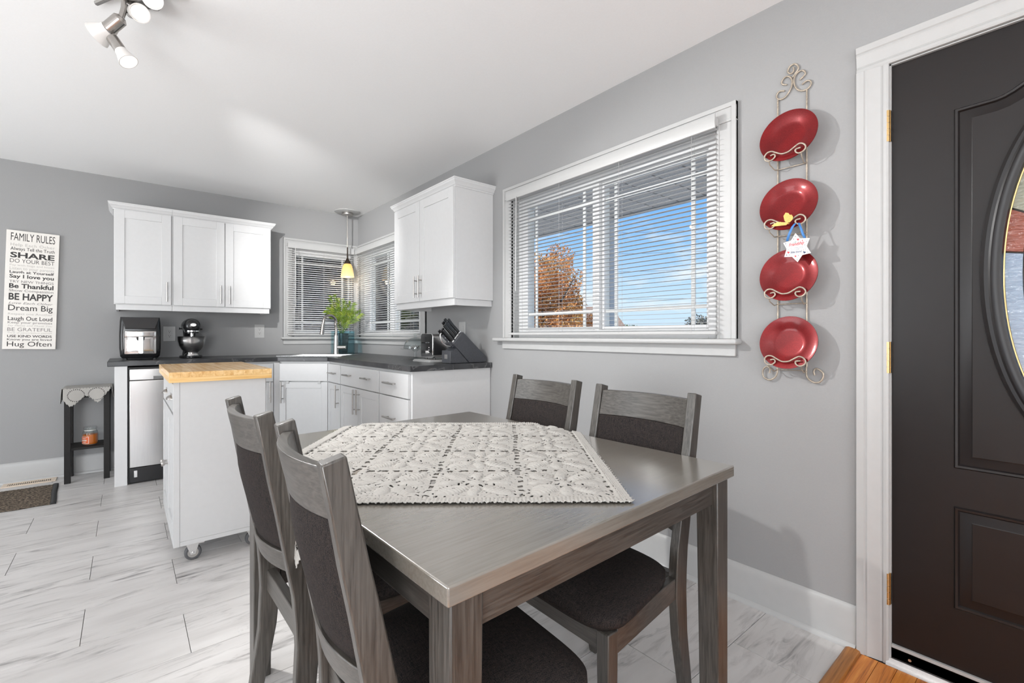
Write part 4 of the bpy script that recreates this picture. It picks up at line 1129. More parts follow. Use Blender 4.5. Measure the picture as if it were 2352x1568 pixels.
# head: capsule along y
hz = CT + 0.272
hp = [(0.0, -0.155), (0.022, -0.153), (0.044, -0.143), (0.057, -0.122), (0.0625, -0.085), (0.065, 0.02), (0.062, 0.10), (0.048, 0.150), (0.0, 0.165)]
Mh = Matrix.Rotation(radians(-90), 3, 'X')
mb = MB().lathe(hp, (mx_, my + 0.0, hz), 28, M=Mh); mb.build('head', M['black'], sm, smooth=60)
mb = MB()
for zz in (hz - 0.018, hz - 0.044): mb.lathe([(0.0505, 0.006), (0.053, 0.004), (0.053, -0.004), (0.0505, -0.006)], (mx_, my - 0.095, zz), 28)
mb.build('chrome_band', M['chrome'], sm)
MB().cyl((mx_, my - 0.095, hz - 0.062), (mx_, my - 0.095, hz - 0.02), 0.050, 0.0515, n=26).build('attachment_hub', M['black'], sm)
MB().prism([(mx_ + 0.004 + 0.021*cos(2*pi*k/24), hz + 0.008 + 0.013*sin(2*pi*k/24)) for k in range(24)], fy, my - 0.157, my - 0.152).build('oval_badge', M['alu'], sm)
MB().cyl((mx_ - 0.064, my - 0.06, hz - 0.024), (mx_ - 0.088, my - 0.06, hz - 0.022), 0.005, 0.009, n=12).build('speed_lever', M['black'], sm)
MB().cyl((mx_ + 0.060, my - 0.05, hz - 0.026), (mx_ + 0.078, my - 0.05, hz - 0.026), 0.008, n=12).build('lock_knob', M['black'], sm)
MB().cyl((mx_, my - 0.075, CT + 0.165), (mx_, my - 0.075, hz - 0.05), 0.013, n=14).build('beater_shaft', M['chrome'], sm)
bp_ = [(0.052, 0.0), (0.050, 0.012), (0.040, 0.020), (0.046, 0.028), (0.070, 0.050), (0.090, 0.085), (0.099, 0.125), (0.1015, 0.158), (0.104, 0.161), (0.1005, 0.160), (0.097, 0.125), (0.088, 0.087), (0.068, 0.053), (0.0, 0.035)]
MB().lathe(bp_, (mx_, my - 0.065, CT + 0.0225), 40).build('mixing_bowl', M['steel'], sm, smooth=60)

# blue glass vase with stems
vx, vy = 1.745, 4.885
va = thing('glass_vase', 'square blue glass vase behind the faucet', 'vase', (vx, vy, CT))
ro = rrect(0.098, 0.085, 0.012, 4, vx, vy); ri = rrect(0.091, 0.078, 0.010, 4, vx, vy)
mb = MB().holed(ro, [ri], fz, CT + 0.012, CT + 0.238); mb.build('glass_walls', M['blueglass'], va, smooth=30)
MB().prism(ro, fz, CT + 0.0003, CT + 0.0118).build('glass_base', M['blueglass'], va, smooth=30)
MB().lathe([(0.062, CT + 0.013), (0.068, CT + 0.10), (0.072, CT + 0.215), (0.068, CT + 0.215), (0.0, CT + 0.17)], (vx - 0.014, vy + 0.002, 0), 24).build('inner_tumbler', M['water'], va, smooth=50)
pl = thing('palm_bouquet', 'green palm leaf bouquet standing in the blue glass vase', 'plant', (vx - 0.01, vy, CT + 0.17))
rp = random.Random(21)
def frond(base, tip, sag, nl, wl, parent):
    B = Vector(base); T = Vector(tip); P = []
    for k in range(13):
        s = k/12; P.append(B.lerp(T, s) + Vector((0, 0, sag*sin(pi*s*0.9))))
    mb = MB().tube(P, [0.0028]*5 + [0.002]*5 + [0.0012]*3, n=5)
    for k in range(2, nl):
        s = 0.30 + 0.70*k/nl; i = s*12; a = int(min(11, i)); p = P[a].lerp(P[a+1], i - a)
        d = (P[min(12, a+1)] - P[a]).normalized()
        sd = d.cross(Vector((rp.uniform(-0.3, 0.3), -1, 0.25))).normalized()
        for sg in (-1, 1):
            L = wl*(0.55 + 0.6*sin(pi*min(1, s*0.95)))*rp.uniform(0.8, 1.15)
            ax = (sd*sg*0.9 + d*0.75 + Vector((0, rp.uniform(-0.3, 0.1), rp.uniform(-0.2, 0.15)))).normalized()
            w = ax.cross(Vector((0, -1, 0.2))).normalized()*0.0075
            q = p + ax*L*0.45
            mb.add([p, q - w + Vector((0, -0.002, 0)), p + ax*L + Vector((0, 0, -L*0.15)), q + w], [(0, 1, 2, 3)])
    mb.build('frond', M['palm'], parent, smooth=0)
b0 = (vx - 0.015, vy - 0.005, CT + 0.175)
for tx, tz, dy, nl, wl, sg in ((-0.13, 0.60, -0.03, 13, 0.085, 0.03), (-0.02, 0.57, 0.0, 13, 0.085, 0.02), (0.085, 0.52, -0.05, 14, 0.09, 0.03), (-0.20, 0.43, -0.05, 13, 0.075, 0.08),
                             (0.19, 0.415, -0.05, 12, 0.070, 0.05), (0.05, 0.44, 0.02, 12, 0.08, 0.04), (-0.085, 0.47, 0.02, 12, 0.08, 0.04), (0.10, 0.40, -0.04, 11, 0.07, 0.05), (-0.05, 0.37, -0.06, 10, 0.07, 0.04), (0.03, 0.34, -0.05, 9, 0.06, 0.02)):
    frond(b0, (vx + tx*0.78 + 0.0, vy + dy - tx*0.62*0.6, CT + tz), sg, nl, wl, pl)

# cake stand with glass dome
kx, ky = 1.80, 3.40
ks = thing('cake_stand', 'clear glass cake stand with a domed lid behind the toaster', 'cake stand', (kx, ky, CT))
MB().lathe([(0.055, CT), (0.05, CT + 0.006), (0.014, CT + 0.014), (0.011, CT + 0.06), (0.03, CT + 0.078), (0.115, CT + 0.082), (0.118, CT + 0.087), (0.0, CT + 0.087)], (kx, ky, 0), 36).build('pedestal_plate', M['clear'], ks, smooth=50)
dm = [(0.092, CT + 0.0875)] + [(0.092*cos(a), CT + 0.10 + 0.075*sin(a)) for a in [pi/2*k/8 for k in range(8)]] + [(0.010, CT + 0.176)]
dm2 = dm + [(r_*0.97, z_ - 0.002) for r_, z_ in reversed(dm)]
MB().lathe(dm2, (kx, ky, 0), 36).build('glass_dome', M['clear'], ks, smooth=60)
MB().lathe([(0.008, CT + 0.174), (0.007, CT + 0.184), (0.014, CT + 0.192), (0.014, CT + 0.204), (0.0, CT + 0.211)], (kx, ky, 0), 20).build('knob', M['clear'], ks, smooth=60)
sug = thing('glass_pebbles', 'heap of clear glass pebbles under the cake dome', 'glass pebbles', (kx, ky, CT + 0.088), kind='stuff')
mb = MB()
for k in range(46):
    a, r_ = rp.uniform(0, 2*pi), 0.055*sqrt(rp.random())
    c = Vector((kx + r_*cos(a), ky + r_*sin(a), CT + 0.0925 + rp.uniform(0, 0.03)*(1 - r_/0.07)))
    mb.lathe([(0, -0.004), (0.005, -0.002), (0.006, 0.001), (0.003, 0.004), (0, 0.0045)], tuple(c), 6)
bpy.data.objects.remove(sug); o = mb.build('glass_pebbles', metal('pebble_silver', (0.62, 0.61, 0.60), 0.3), smooth=60, kind='stuff', label='heap of shiny pebbles under the cake dome', cat='pebbles', org=(kx, ky, CT + 0.0885))

# white board with toaster
bd = MB().prism(rrect(0.155, 0.125, 0.012, 4, 1.80, 3.03), fz, CT, CT + 0.009).prism(rrect(0.150, 0.120, 0.012, 4, 1.80, 3.03), fz, CT + 0.0092, CT + 0.016)
bd.build('serving_board', M['plastic_w'], bevel=0.002, label='white square board under the toaster', cat='board')
tz = CT + 0.0165; tx0, tx1, ty0, ty1 = 1.695, 1.935, 2.945, 3.115
to = thing('toaster', 'two-slice stainless steel toaster between the cake stand and the knife block', 'toaster', ((tx0+tx1)/2, (ty0+ty1)/2, tz))
for sx in (tx0 + 0.03, tx1 - 0.03):
    for sy in (ty0 + 0.025, ty1 - 0.025): MB().cyl((sx, sy, tz), (sx, sy, tz + 0.009), 0.010, n=10).build('foot', M['black'], to)
prf = rrect((ty1-ty0)/2, 0.085, 0.025, 6, (ty0+ty1)/2, tz + 0.009 + 0.09)
MB().prism(prf, lambda p, q, t: (t, p, q), tx0 + 0.012, tx1 - 0.012).build('shell', M['steel'], to, smooth=40)
prf2 = rrect((ty1-ty0)/2 + 0.003, 0.089, 0.028, 6, (ty0+ty1)/2, tz + 0.009 + 0.091)
MB().prism(prf2, lambda p, q, t: (t, p, q), tx0, tx0 + 0.0115).build('end_cap', M['chrome'], to, bevel=0.003, smooth=40)
MB().prism(prf2, lambda p, q, t: (t, p, q), tx1 - 0.0115, tx1).build('end_cap', M['chrome'], to, bevel=0.003, smooth=40)
ym = (ty0+ty1)/2
MB().box(tx0 - 0.0008, tx0 - 0.0001, ym + 0.0, ym + 0.007, tz + 0.045, tz + 0.165).build('lever_slot', M['dark'], to)
MB().box(tx0 - 0.018, tx0 - 0.001, ym - 0.012, ym + 0.045, tz + 0.118, tz + 0.127).build('lever', M['black'], to, bevel=0.002)
MB().cyl((tx0 - 0.014, ym + 0.002, tz + 0.052), (tx0, ym + 0.002, tz + 0.052), 0.013, n=20).build('browning_knob', M['chrome'], to)
for k in range(3): MB().cyl((tx0 - 0.003, ym - 0.030, tz + 0.05 + 0.018*k), (tx0, ym - 0.030, tz + 0.05 + 0.018*k), 0.005, n=12).build('button', M['chrome'], to)
for dy in (-0.03, 0.03): MB().box(tx0 + 0.03, tx1 - 0.03, ym + dy - 0.012, ym + dy + 0.012, tz + 0.1841, tz + 0.1848).build('bread_slot', M['dark'], to)

# knife block
kb = thing('knife_block', 'dark grey slanted knife block at the near end of the worktop', 'knife block', (1.84, 2.73, CT))
ya, yb2 = 2.685, 2.795
big = [(1.786, 1.139), (1.985, 0.962), (1.985, CT + 0.002), (1.838, CT + 0.002), (1.706, 1.060)]
MB().prism(big, fy, ya, yb2).build('slanted_body', M['block'], kb, bevel=0.003)
sml = [(1.732, 1.028), (1.708, 1.012), (1.682, 1.012), (1.682, CT + 0.002), (1.833, CT + 0.002)]
MB().prism(sml, fy, ya, yb2).build('front_base', M['block'], kb, bevel=0.003)
MB().box(1.6805, 1.6818, 2.722, 2.758, 0.955, 0.985).build('maker_plate', M['alu'], kb)
for sx in (1.70, 1.95): MB().box(sx, sx + 0.03, ya + 0.01, yb2 - 0.01, CT, CT + 0.0019).build('foot', M['black'], kb)
def knife(label, x, z, y, L, w, rot=0.0):
    """handle leaving the slotted face at (x,y,z), going up-left"""
    d = Vector((-0.70, 0, 0.715)).normalized(); nrm = Vector((0.715, 0, 0.70)).normalized()
    B = Vector((x, y, z))
    t = thing('kitchen_knife', label, 'knife', tuple(B), group=None)
    hb = MB(); hb2 = MB()
    pts = [(0.010, 0.42), (0.3*L, 0.48), (0.6*L, 0.40), (0.85*L, 0.46), (L, 0.5)]
    top = [B + d*s + nrm*(w*k) for s, k in pts]; bot = [B + d*s - nrm*(w*(k + (0.10 if 0.3*L < s < 0.95*L else 0))) for s, k in pts]
    lo = top + bot[::-1]; nn = len(lo); yv = Vector((0, 0.0075, 0))
    hb.add([p - yv for p in lo] + [p + yv for p in lo], [tuple(range(nn-1, -1, -1)), tuple(range(nn, 2*nn))] + [(i, (i+1) % nn, nn+(i+1) % nn, nn+i) for i in range(nn)])
    hb.build('handle', M['black'], t, bevel=0.002)
    # steel spine and bolster
    sp = MB(); a0 = [p + nrm*0.0004 for p in top]; yv2 = Vector((0, 0.002, 0)); th = nrm*0.0016
    for k in range(len(a0)-1):
        p, q = a0[k], a0[k+1]
        sp.hexa([p - yv2, q - yv2, q + yv2, p + yv2], [p - yv2 + th, q - yv2 + th, q + yv2 + th, p + yv2 + th])
    sp.build('steel_spine', M['chrome'], t)
    bl = MB(); p, q = B, B + d*0.011
    bl.hexa([p - yv*1.15 - nrm*w*0.5, q - yv*1.1 - nrm*w*0.5, q + yv*1.1 - nrm*w*0.5, p + yv*1.15 - nrm*w*0.5], [p - yv*1.15 + nrm*w*0.5, q - yv*1.1 + nrm*w*0.5, q + yv*1.1 + nrm*w*0.5, p + yv*1.15 + nrm*w*0.5])
    bl.build('bolster', M['chrome'], t)
    bl2 = MB(); p, q = B - d*0.02, B - d*0.0005
    bl2.hexa([p - yv2*.5 - nrm*w*0.4, q - yv2*.5 - nrm*w*0.4, q + yv2*.5 - nrm*w*0.4, p + yv2*.5 - nrm*w*0.4], [p - yv2*.5 + nrm*w*0.4, q - yv2*.5 + nrm*w*0.4, q + yv2*.5 + nrm*w*0.4, p + yv2*.5 + nrm*w*0.4])
    bl2.build('blade', M['chrome'], t)
sl = lambda s: (1.786 + (1.706-1.786)*s, 1.139 + (1.060-1.139)*s)
o_ = 0.0012
for lab, s, y, L, w in (('black-handled knife highest in the knife block', 0.13, 2.715, 0.132, 0.021), ('black-handled knife second from the top of the knife block', 0.37, 2.712, 0.130, 0.021),
                        ('black-handled knife third from the top of the knife block', 0.58, 2.710, 0.128, 0.020), ('black-handled knife second row from the top at the back of the block', 0.30, 2.765, 0.128, 0.020),
                        ('steel-edged steak knife in the middle row of the knife block', 0.66, 2.750, 0.105, 0.015), ('black-handled steak knife at the front of the lower row', 0.86, 2.705, 0.108, 0.017),
                        ('black-handled steak knife behind the lower front one', 0.86, 2.735, 0.108, 0.017), ('black-handled steak knife third along the lower row', 0.86, 2.765, 0.108, 0.017),
                        ('black-handled knife at the back of the top row', 0.06, 2.770, 0.13, 0.018)):
    x, z = sl(s); knife(lab, x - 0.0008, z + 0.0008, y, L, w)
sc_ = thing('kitchen_scissors', 'kitchen scissors with grey riveted handles below the knives', 'scissors', (1.715, 2.74, 1.03))
d = Vector((-0.72, 0, 0.69)).normalized(); nrm = Vector((0.69, 0, 0.72)); B = Vector((1.722, 2.715, 1.036))
hb = MB(); hb.hexa([B - nrm*0.009 + Vector((0,-.006,0)), B + d*0.115 - nrm*0.008 + Vector((0,-.006,0)), B + d*0.115 - nrm*0.008 + Vector((0,.006,0)), B - nrm*0.009 + Vector((0,.006,0))],
                   [B + nrm*0.009 + Vector((0,-.006,0)), B + d*0.115 + nrm*0.008 + Vector((0,-.006,0)), B + d*0.115 + nrm*0.008 + Vector((0,.006,0)), B + nrm*0.009 + Vector((0,.006,0))])
hb.build('handle', M['block'], sc_, bevel=0.003)
MB().tube([B + d*0.018 - nrm*0.011, B + d*0.05 - nrm*0.032, B + d*0.09 - nrm*0.034, B + d*0.125 - nrm*0.014, B + d*0.132 + nrm*0.004], 0.0042, n=8, smooth=4).build('finger_loop', M['alu'], sc_)
for s in (0.02, 0.055, 0.09): MB().cyl(B + d*s + Vector((0, -0.0075, 0)), B + d*s + Vector((0, -0.006, 0)), 0.0035, n=10).build('rivet', M['chrome'], sc_)

# ================================================================ KITCHEN CART
X0, X1, Ya, Yb = 0.175, 0.580, 2.770, 3.560
Z0, Z1 = 0.090, 0.887
kc = thing('kitchen_cart', 'white kitchen cart on castors with a butcher block top', 'kitchen cart', ((X0+X1)/2, (Ya+Yb)/2, 0))
MB().box(X0 + 0.018, X1, Ya + 0.004, Yb - 0.004, Z0, Z1).build('body', M['cart'], kc, bevel=0.002)
MB().box(X0 + 0.026, X1 - 0.004, Ya - 0.001, Ya + 0.0038, Z0 + 0.022, Z1).build('side_panel', M['cart'], kc, bevel=0.001)
MB().box(X0 + 0.0, X0 + 0.0255, Ya - 0.003, Ya + 0.003, Z0, Z1).build('corner_stile', M['cart'], kc, bevel=0.001)
MB().box(X0 + 0.026, X1, Ya - 0.002, Ya + 0.003, Z0, Z0 + 0.0215).build('bottom_rail', M['cart'], kc, bevel=0.001)
FCt = frame((X0 + 0.018, 0, 0), (0, 1, 0), (-1, 0, 0))
ymid = (Ya + Yb)/2
for a, b in ((Ya + 0.004, ymid - 0.002), (ymid + 0.002, Yb - 0.004)):
    d = MB().fbox(FCt, a, b, 0.0005, 0.016, 0.735, 0.875).build('drawer', M['cart'], kc, bevel=0.002)
    uc = (a+b)/2 if a > ymid else a + 0.13
    uc = 2.905 if a < ymid else 3.25
    mb = MB(); vs = []; fs = []
    for i in range(9):
        t = pi*i/8
        for j in range(5):
            s = pi/2*j/4
            vs.append(tuple(FCt(uc + 0.042*cos(t)*1.0, 0.016 + 0.024*sin(s)*sin(t)**0.5, 0.795 + 0.020*sin(t)*cos(s) + 0.0)))
    for i in range(8):
        for j in range(4): fs.append((i*5+j, i*5+j+1, (i+1)*5+j+1, (i+1)*5+j))
    mb.add(vs, fs); cpull = mb.build('cup_pull', M['nickel'], d, solid=0.002, smooth=60)
    MB().fbox(FCt, uc - 0.046, uc + 0.046, 0.0162, 0.0178, 0.812, 0.822).build('pull_flange', M['nickel'], d)
    # door with beadboard panel
    dd = MB(); r_ = 0.05
    dd.fbox(FCt, a, a+r_, 0.0005, 0.018, 0.135, 0.725).fbox(FCt, b-r_, b, 0.0005, 0.018, 0.135, 0.725)
    dd.fbox(FCt, a+r_, b-r_, 0.0005, 0.018, 0.135, 0.135+r_).fbox(FCt, a+r_, b-r_, 0.0005, 0.018, 0.725-r_, 0.725)
    door = dd.build('door', M['cart'], kc, bevel=0.0015)
    u = a + r_; nb = 7; wv = (b - a - 2*r_)/nb
    for k in range(nb):
        MB().fbox(FCt, u + k*wv + 0.0015, u + (k+1)*wv - 0.0015, 0.001, 0.011, 0.135+r_, 0.725-r_).build('bead_board', M['cart'], door, bevel=0.003, seg=2)
    kn = b - 0.03 if a < ymid else a + 0.03
    Mk = Matrix.Rotation(radians(-90), 3, 'Y')
    MB().lathe([(0.006, 0.018), (0.005, 0.030), (0.012, 0.036), (0.015, 0.042), (0.013, 0.047), (0.0, 0.049)], tuple(FCt(kn, 0, 0.425)), 16, M=Mk).build('knob', M['nickel'], door, smooth=60)
# skirt at the bottom of the front
MB().fbox(FCt, Ya + 0.004, Yb - 0.004, 0.0, 0.018, Z0, 0.130).build('skirt', M['cart'], kc, bevel=0.002)
# butcher block: staves over an under-board
tx0_, tx1_, ty0_, ty1_ = 0.157, 0.602, 2.745, 3.595
MB().box(tx0_, tx1_, ty0_, ty1_, 0.888, 0.9115).build('under_board', M['butcherend'], kc, bevel=0.0015)
ns = 10; sw_ = (tx1_ - tx0_)/ns
for k in range(ns):
    MB().box(tx0_ + k*sw_ + 0.0001, tx0_ + (k+1)*sw_ - 0.0001, ty0_, ty1_, 0.9117, 0.938).build('stave', M['butcher'], kc, bevel=0.0004, seg=1)
for cx_, cy_ in ((0.255, 2.81), (0.52, 2.81), (0.255, 3.51), (0.52, 3.51)):
    ca = MB().box(cx_ - 0.03, cx_ + 0.03, cy_ - 0.02, cy_ + 0.02, 0.085, 0.0898)
    for dy in (-0.017, 0.0145): ca.add([(cx_-0.028, cy_+dy, 0.085), (cx_+0.028, cy_+dy, 0.085), (cx_+0.012, cy_+dy, 0.028), (cx_-0.008, cy_+dy, 0.028), (cx_-0.028, cy_+dy+0.0025, 0.085), (cx_+0.028, cy_+dy+0.0025, 0.085), (cx_+0.012, cy_+dy+0.0025, 0.028), (cx_-0.008, cy_+dy+0.0025, 0.028)],
                                  [(0,1,2,3),(7,6,5,4),(0,4,5,1),(1,5,6,2),(2,6,7,3),(3,7,4,0)])
    ca.cyl((cx_ + 0.002, cy_ - 0.021, 0.0365), (cx_ + 0.002, cy_ + 0.021, 0.0365), 0.006, n=12)
    ca.box(cx_ + 0.02, cx_ + 0.05, cy_ - 0.012, cy_ + 0.012, 0.074, 0.082)
    cc = ca.build('castor', M['alu'], kc, bevel=0.001)
    w_ = MB().cyl((cx_ + 0.002, cy_ - 0.0135, 0.0365), (cx_ + 0.002, cy_ + 0.0125, 0.0365), 0.0362, n=36)
    w_.build('wheel', M['rubber'], cc, bevel=0.006, seg=3)
    MB().cyl((cx_ + 0.002, cy_ - 0.0142, 0.0365), (cx_ + 0.002, cy_ - 0.0136, 0.0365), 0.023, n=28).build('wheel_hub', M['nickel'], cc)

# ================================================================ DINING TABLE
TZ = 0.765; TA = radians(2.0); TC = Vector((0.781, 1.167, 0)); TWd, TLn = 0.918, 1.195
tb = thing('dining_table', 'grey-washed wooden dining table with square legs', 'table', tuple(TC), local=True)
tb.rotation_euler = (0, 0, TA)
hw, hl = TWd/2, TLn/2
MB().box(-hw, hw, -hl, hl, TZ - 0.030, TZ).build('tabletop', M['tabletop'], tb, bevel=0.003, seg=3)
ins = 0.012; lg = 0.060; az0, az1 = TZ - 0.096, TZ - 0.0305
for sy in (-1, 1):
    y_ = sy*(hl - ins - 0.014)
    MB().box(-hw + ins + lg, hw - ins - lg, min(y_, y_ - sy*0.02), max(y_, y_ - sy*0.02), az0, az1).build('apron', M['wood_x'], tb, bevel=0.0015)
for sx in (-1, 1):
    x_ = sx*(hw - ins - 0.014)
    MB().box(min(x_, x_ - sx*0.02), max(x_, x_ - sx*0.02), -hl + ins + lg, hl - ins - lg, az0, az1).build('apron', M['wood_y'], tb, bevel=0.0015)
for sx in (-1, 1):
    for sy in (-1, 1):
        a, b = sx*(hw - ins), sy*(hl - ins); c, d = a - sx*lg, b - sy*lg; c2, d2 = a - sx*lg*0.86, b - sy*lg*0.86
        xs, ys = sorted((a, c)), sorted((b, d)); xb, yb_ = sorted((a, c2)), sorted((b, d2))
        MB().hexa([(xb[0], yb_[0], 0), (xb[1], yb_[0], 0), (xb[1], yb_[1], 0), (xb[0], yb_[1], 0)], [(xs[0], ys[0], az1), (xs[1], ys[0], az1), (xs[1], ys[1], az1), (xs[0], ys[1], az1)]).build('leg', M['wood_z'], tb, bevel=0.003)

# ================================================================ CHAIRS
def lerp_tab(tab, z):
    for i in range(len(tab)-1):
        if z <= tab[i+1][0]:
            t = (z - tab[i][0])/(tab[i+1][0]-tab[i][0]); t = t*t*(3-2*t)*0.35 + t*0.65
            return tab[i][1] + (tab[i+1][1]-tab[i][1])*t
    return tab[-1][1]
PX = [(0, -0.262), (0.12, -0.236), (0.26, -0.212), (0.40, -0.203), (0.50, -0.212), (0.62, -0.236), (0.80, -0.272), (0.935, -0.300)]
DP = [(0, 0.032), (0.2, 0.044), (0.40, 0.054), (0.52, 0.052), (0.7, 0.045), (0.935, 0.036)]
px_ = lambda z: lerp_tab(PX, z)
dp_ = lambda z: lerp_tab(DP, z)
HB = 0.191; PT = 0.028
def make_chair():
    root = thing('dining_chair', None, 'chair', (0, 0, 0), local=True)
    zs = [0.0, 0.04, 0.09, 0.14, 0.2, 0.26, 0.32, 0.38, 0.44, 0.5, 0.56, 0.62, 0.70, 0.78, 0.86, 0.940]
    for sy in (-1, 1):
        mb = MB(); vs = []
        ya_, yb_ = sorted((sy*HB, sy*(HB - PT)))
        for i, z in enumerate(zs):
            x, d = px_(z), dp_(z)
            zt = 0.006 if i == len(zs)-1 else 0
            vs += [(x - d/2, ya_, z - zt), (x + d/2, ya_, z + zt*0.5), (x + d/2, yb_, z + zt*0.5), (x - d/2, yb_, z - zt)]
        n = len(zs); fs = [(3, 2, 1, 0), tuple(4*(n-1)+k for k in range(4))]
        for i in range(n-1):
            for k in range(4): k2 = (k+1) % 4; fs.append((4*i+k, 4*i+k2, 4*i+4+k2, 4*i+4+k))
        mb.add(vs, fs).build('leg', M['wood_z'], root, bevel=0.003, smooth=25)
    def cslab(name, m, z0, z1, th, bulge, off, w, nz=4, puff=0.0, bev=0.002):
        mb = MB(); nu = 14; F, B = [], []
        for j in range(nz+1):
            z = z0 + (z1-z0)*j/nz
            for i in range(nu+1):
                s = 2*i/nu - 1; xo = px_(z) + off - bulge*(1 - s*s)
                e = (1 - abs(s)**4)*(1 - abs(2*j/nz-1)**4) if puff else 0
                F.append((xo + th/2 + puff*e, s*w, z)); B.append((xo - th/2 - puff*e, s*w, z))
        W_ = nu+1; nn = len(F); fs = []
        for j in range(nz):
            for i in range(nu):
                a = j*W_+i; fs += [(a, a+1, a+W_+1, a+W_), (nn+a, nn+a+W_, nn+a+W_+1, nn+a+1)]
        for i in range(nu): fs += [(i, nn+i, nn+i+1, i+1), (nz*W_+i, nz*W_+i+1, nn+nz*W_+i+1, nn+nz*W_+i)]
        for j in range(nz): fs += [(j*W_, (j+1)*W_, nn+(j+1)*W_, nn+j*W_), (j*W_+nu, nn+j*W_+nu, nn+(j+1)*W_+nu, (j+1)*W_+nu)]
        return mb.add(F + B, fs).build(name, M[m], root, bevel=bev, smooth=40)
    wi = HB - PT - 0.0003
    cslab('crest_rail', 'wood_y', 0.838, 0.922, 0.020, 0.034, 0.004, wi, 4)
    cslab('backrest', 'weave', 0.598, 0.8375, 0.018, 0.034, 0.006, wi - 0.001, 8, 0.008, 0.004)
    cslab('lower_rail', 'wood_y', 0.545, 0.5975, 0.024, 0.034, 0.002, wi, 3)
    # seat frame
    zf0, zf1 = 0.368, 0.428
    xr = -0.178; xf = 0.168; wr, wf = HB - 0.004, 0.226
    MB().box(-0.216, -0.192, -wi, wi, zf0, zf1).build('seat_rail', M['wood_y'], root, bevel=0.002)
    MB().box(xf - 0.034, xf - 0.012, -wf + 0.0365, wf - 0.0365, zf0, zf1).build('seat_rail', M['wood_y'], root, bevel=0.002)
    for sy in (-1, 1):
        p = [(-0.178, sy*(HB - 0.004)), (xf - 0.0375, sy*(wf - 0.003)), (xf - 0.0375, sy*(wf - 0.025)), (-0.178, sy*(HB - 0.026))]
        MB().prism(p, fz, zf0, zf1).build('seat_rail', M['wood_x'], root, bevel=0.002)
        a, b = sy*wf, sy*(wf - 0.036); ys = sorted((a, b)); yt = sorted((a - sy*0.003, b + sy*0.003))
        MB().hexa([(xf-0.034, yt[0], 0), (xf-0.003, yt[0], 0), (xf-0.003, yt[1], 0), (xf-0.034, yt[1], 0)],
                  [(xf-0.037, ys[0], zf1 - 0.002), (xf, ys[0], zf1 - 0.002), (xf, ys[1], zf1 - 0.002), (xf-0.037, ys[1], zf1 - 0.002)]).build('leg', M['wood_z'], root, bevel=0.003)
    # cushion
    mb = MB(); n = 26; T = []
    def halfw(s): return (HB - 0.012) + (wf + 0.010 - HB + 0.012)*min(1, s*1.25)**0.8
    for j in range(n+1):
        v = j/n
        for i in range(n+1):
            u = i/n
            uu, vv = 2*u-1, 2*v-1
            e = max(abs(uu), abs(vv)); m2 = (abs(uu)**6 + abs(vv)**6)**(1/6)
            sc = 1.0 if m2 < 1e-6 else min(1.0, 1.0/max(1.0, m2/1.0))
            x = -0.176 + (0.194 + 0.176)*(0.5 + 0.5*uu*sc); y = vv*sc*halfw(u)
            z = 0.482 + 0.017*(1-uu*uu)*(1-vv*vv) - 0.026*min(1, m2)**7
            T.append((x, y, z))
    W_ = n+1; fs = [(j*W_+i, j*W_+i+1, (j+1)*W_+i+1, (j+1)*W_+i) for j in range(n) for i in range(n)]
    border = [i for i in range(W_)] + [j*W_+n for j in range(1, W_)] + [n*W_+i for i in range(n-1, -1, -1)] + [j*W_ for j in range(n-1, 0, -1)]
    k0 = len(T)
    for bi in border:
        x, y, z = T[bi]; T.append((x*1.004, y*1.004, z - 0.014))
    k1 = len(T)
    for bi in border:
        x, y, z = T[bi]; T.append((x*0.960, y*0.972, zf1 + 0.0005))
    nb = len(border)
    for i in range(nb):
        j = (i+1) % nb
        fs += [(border[i], k0+i, k0+j, border[j]), (k0+i, k1+i, k1+j, k0+j)]
    fs.append(tuple(k1+i for i in range(nb)))
    mb.add(T, fs).build('seat', M['weave'], root, smooth=70)
    return root
chairA = make_chair()
spots = [(0.536, 0.832, radians(-3.8), 'nearest dark dining chair left of the table, its back towards the camera'),
         (0.536, 1.352, radians(0.8), 'farther dark dining chair left of the table, beside the kitchen cart'),
         (1.018, 0.908, radians(180), 'dark dining chair pushed under the window side of the table, nearer the door'),
         (1.052, 1.415, radians(180), 'dark dining chair on the window side of the table, nearer the kitchen')]
for i, (x, y, a, lab) in enumerate(spots):
    c = chairA if i == 0 else dup_tree(chairA)
    c.location = (x, y, 0); c.rotation_euler = (0, 0, a); c['label'] = lab; c['group'] = 'dining chairs round the table'

# ================================================================ CROCHET TABLECLOTH
C1 = np.array([0.812, 0.580]); e1 = np.array([0.627, 0.779]); e2 = np.array([-0.779, 0.627])
S = 0.885; NG = 440; BD = 0.030; CELL = (S - 2*BD)/4
rs = np.random.RandomState(4)
uv = np.linspace(0, S, NG+1)
U, V = np.meshgrid(uv, uv, indexing='xy')
def smooth_noise(shape, k, seed):
    r = np.random.RandomState(seed).rand(k+2, k+2)
    xi = np.linspace(0, k, shape[0]); yi = np.linspace(0, k, shape[1])
    i = np.minimum(xi.astype(int), k); j = np.minimum(yi.astype(int), k); fi = (xi-i)[:, None]; fj = (yi-j)[None, :]
    fi = fi*fi*(3-2*fi); fj = fj*fj*(3-2*fj)
    return (r[i][:, j]*(1-fi)*(1-fj) + r[i+1][:, j]*fi*(1-fj) + r[i][:, j+1]*(1-fi)*fj + r[i+1][:, j+1]*fi*fj)
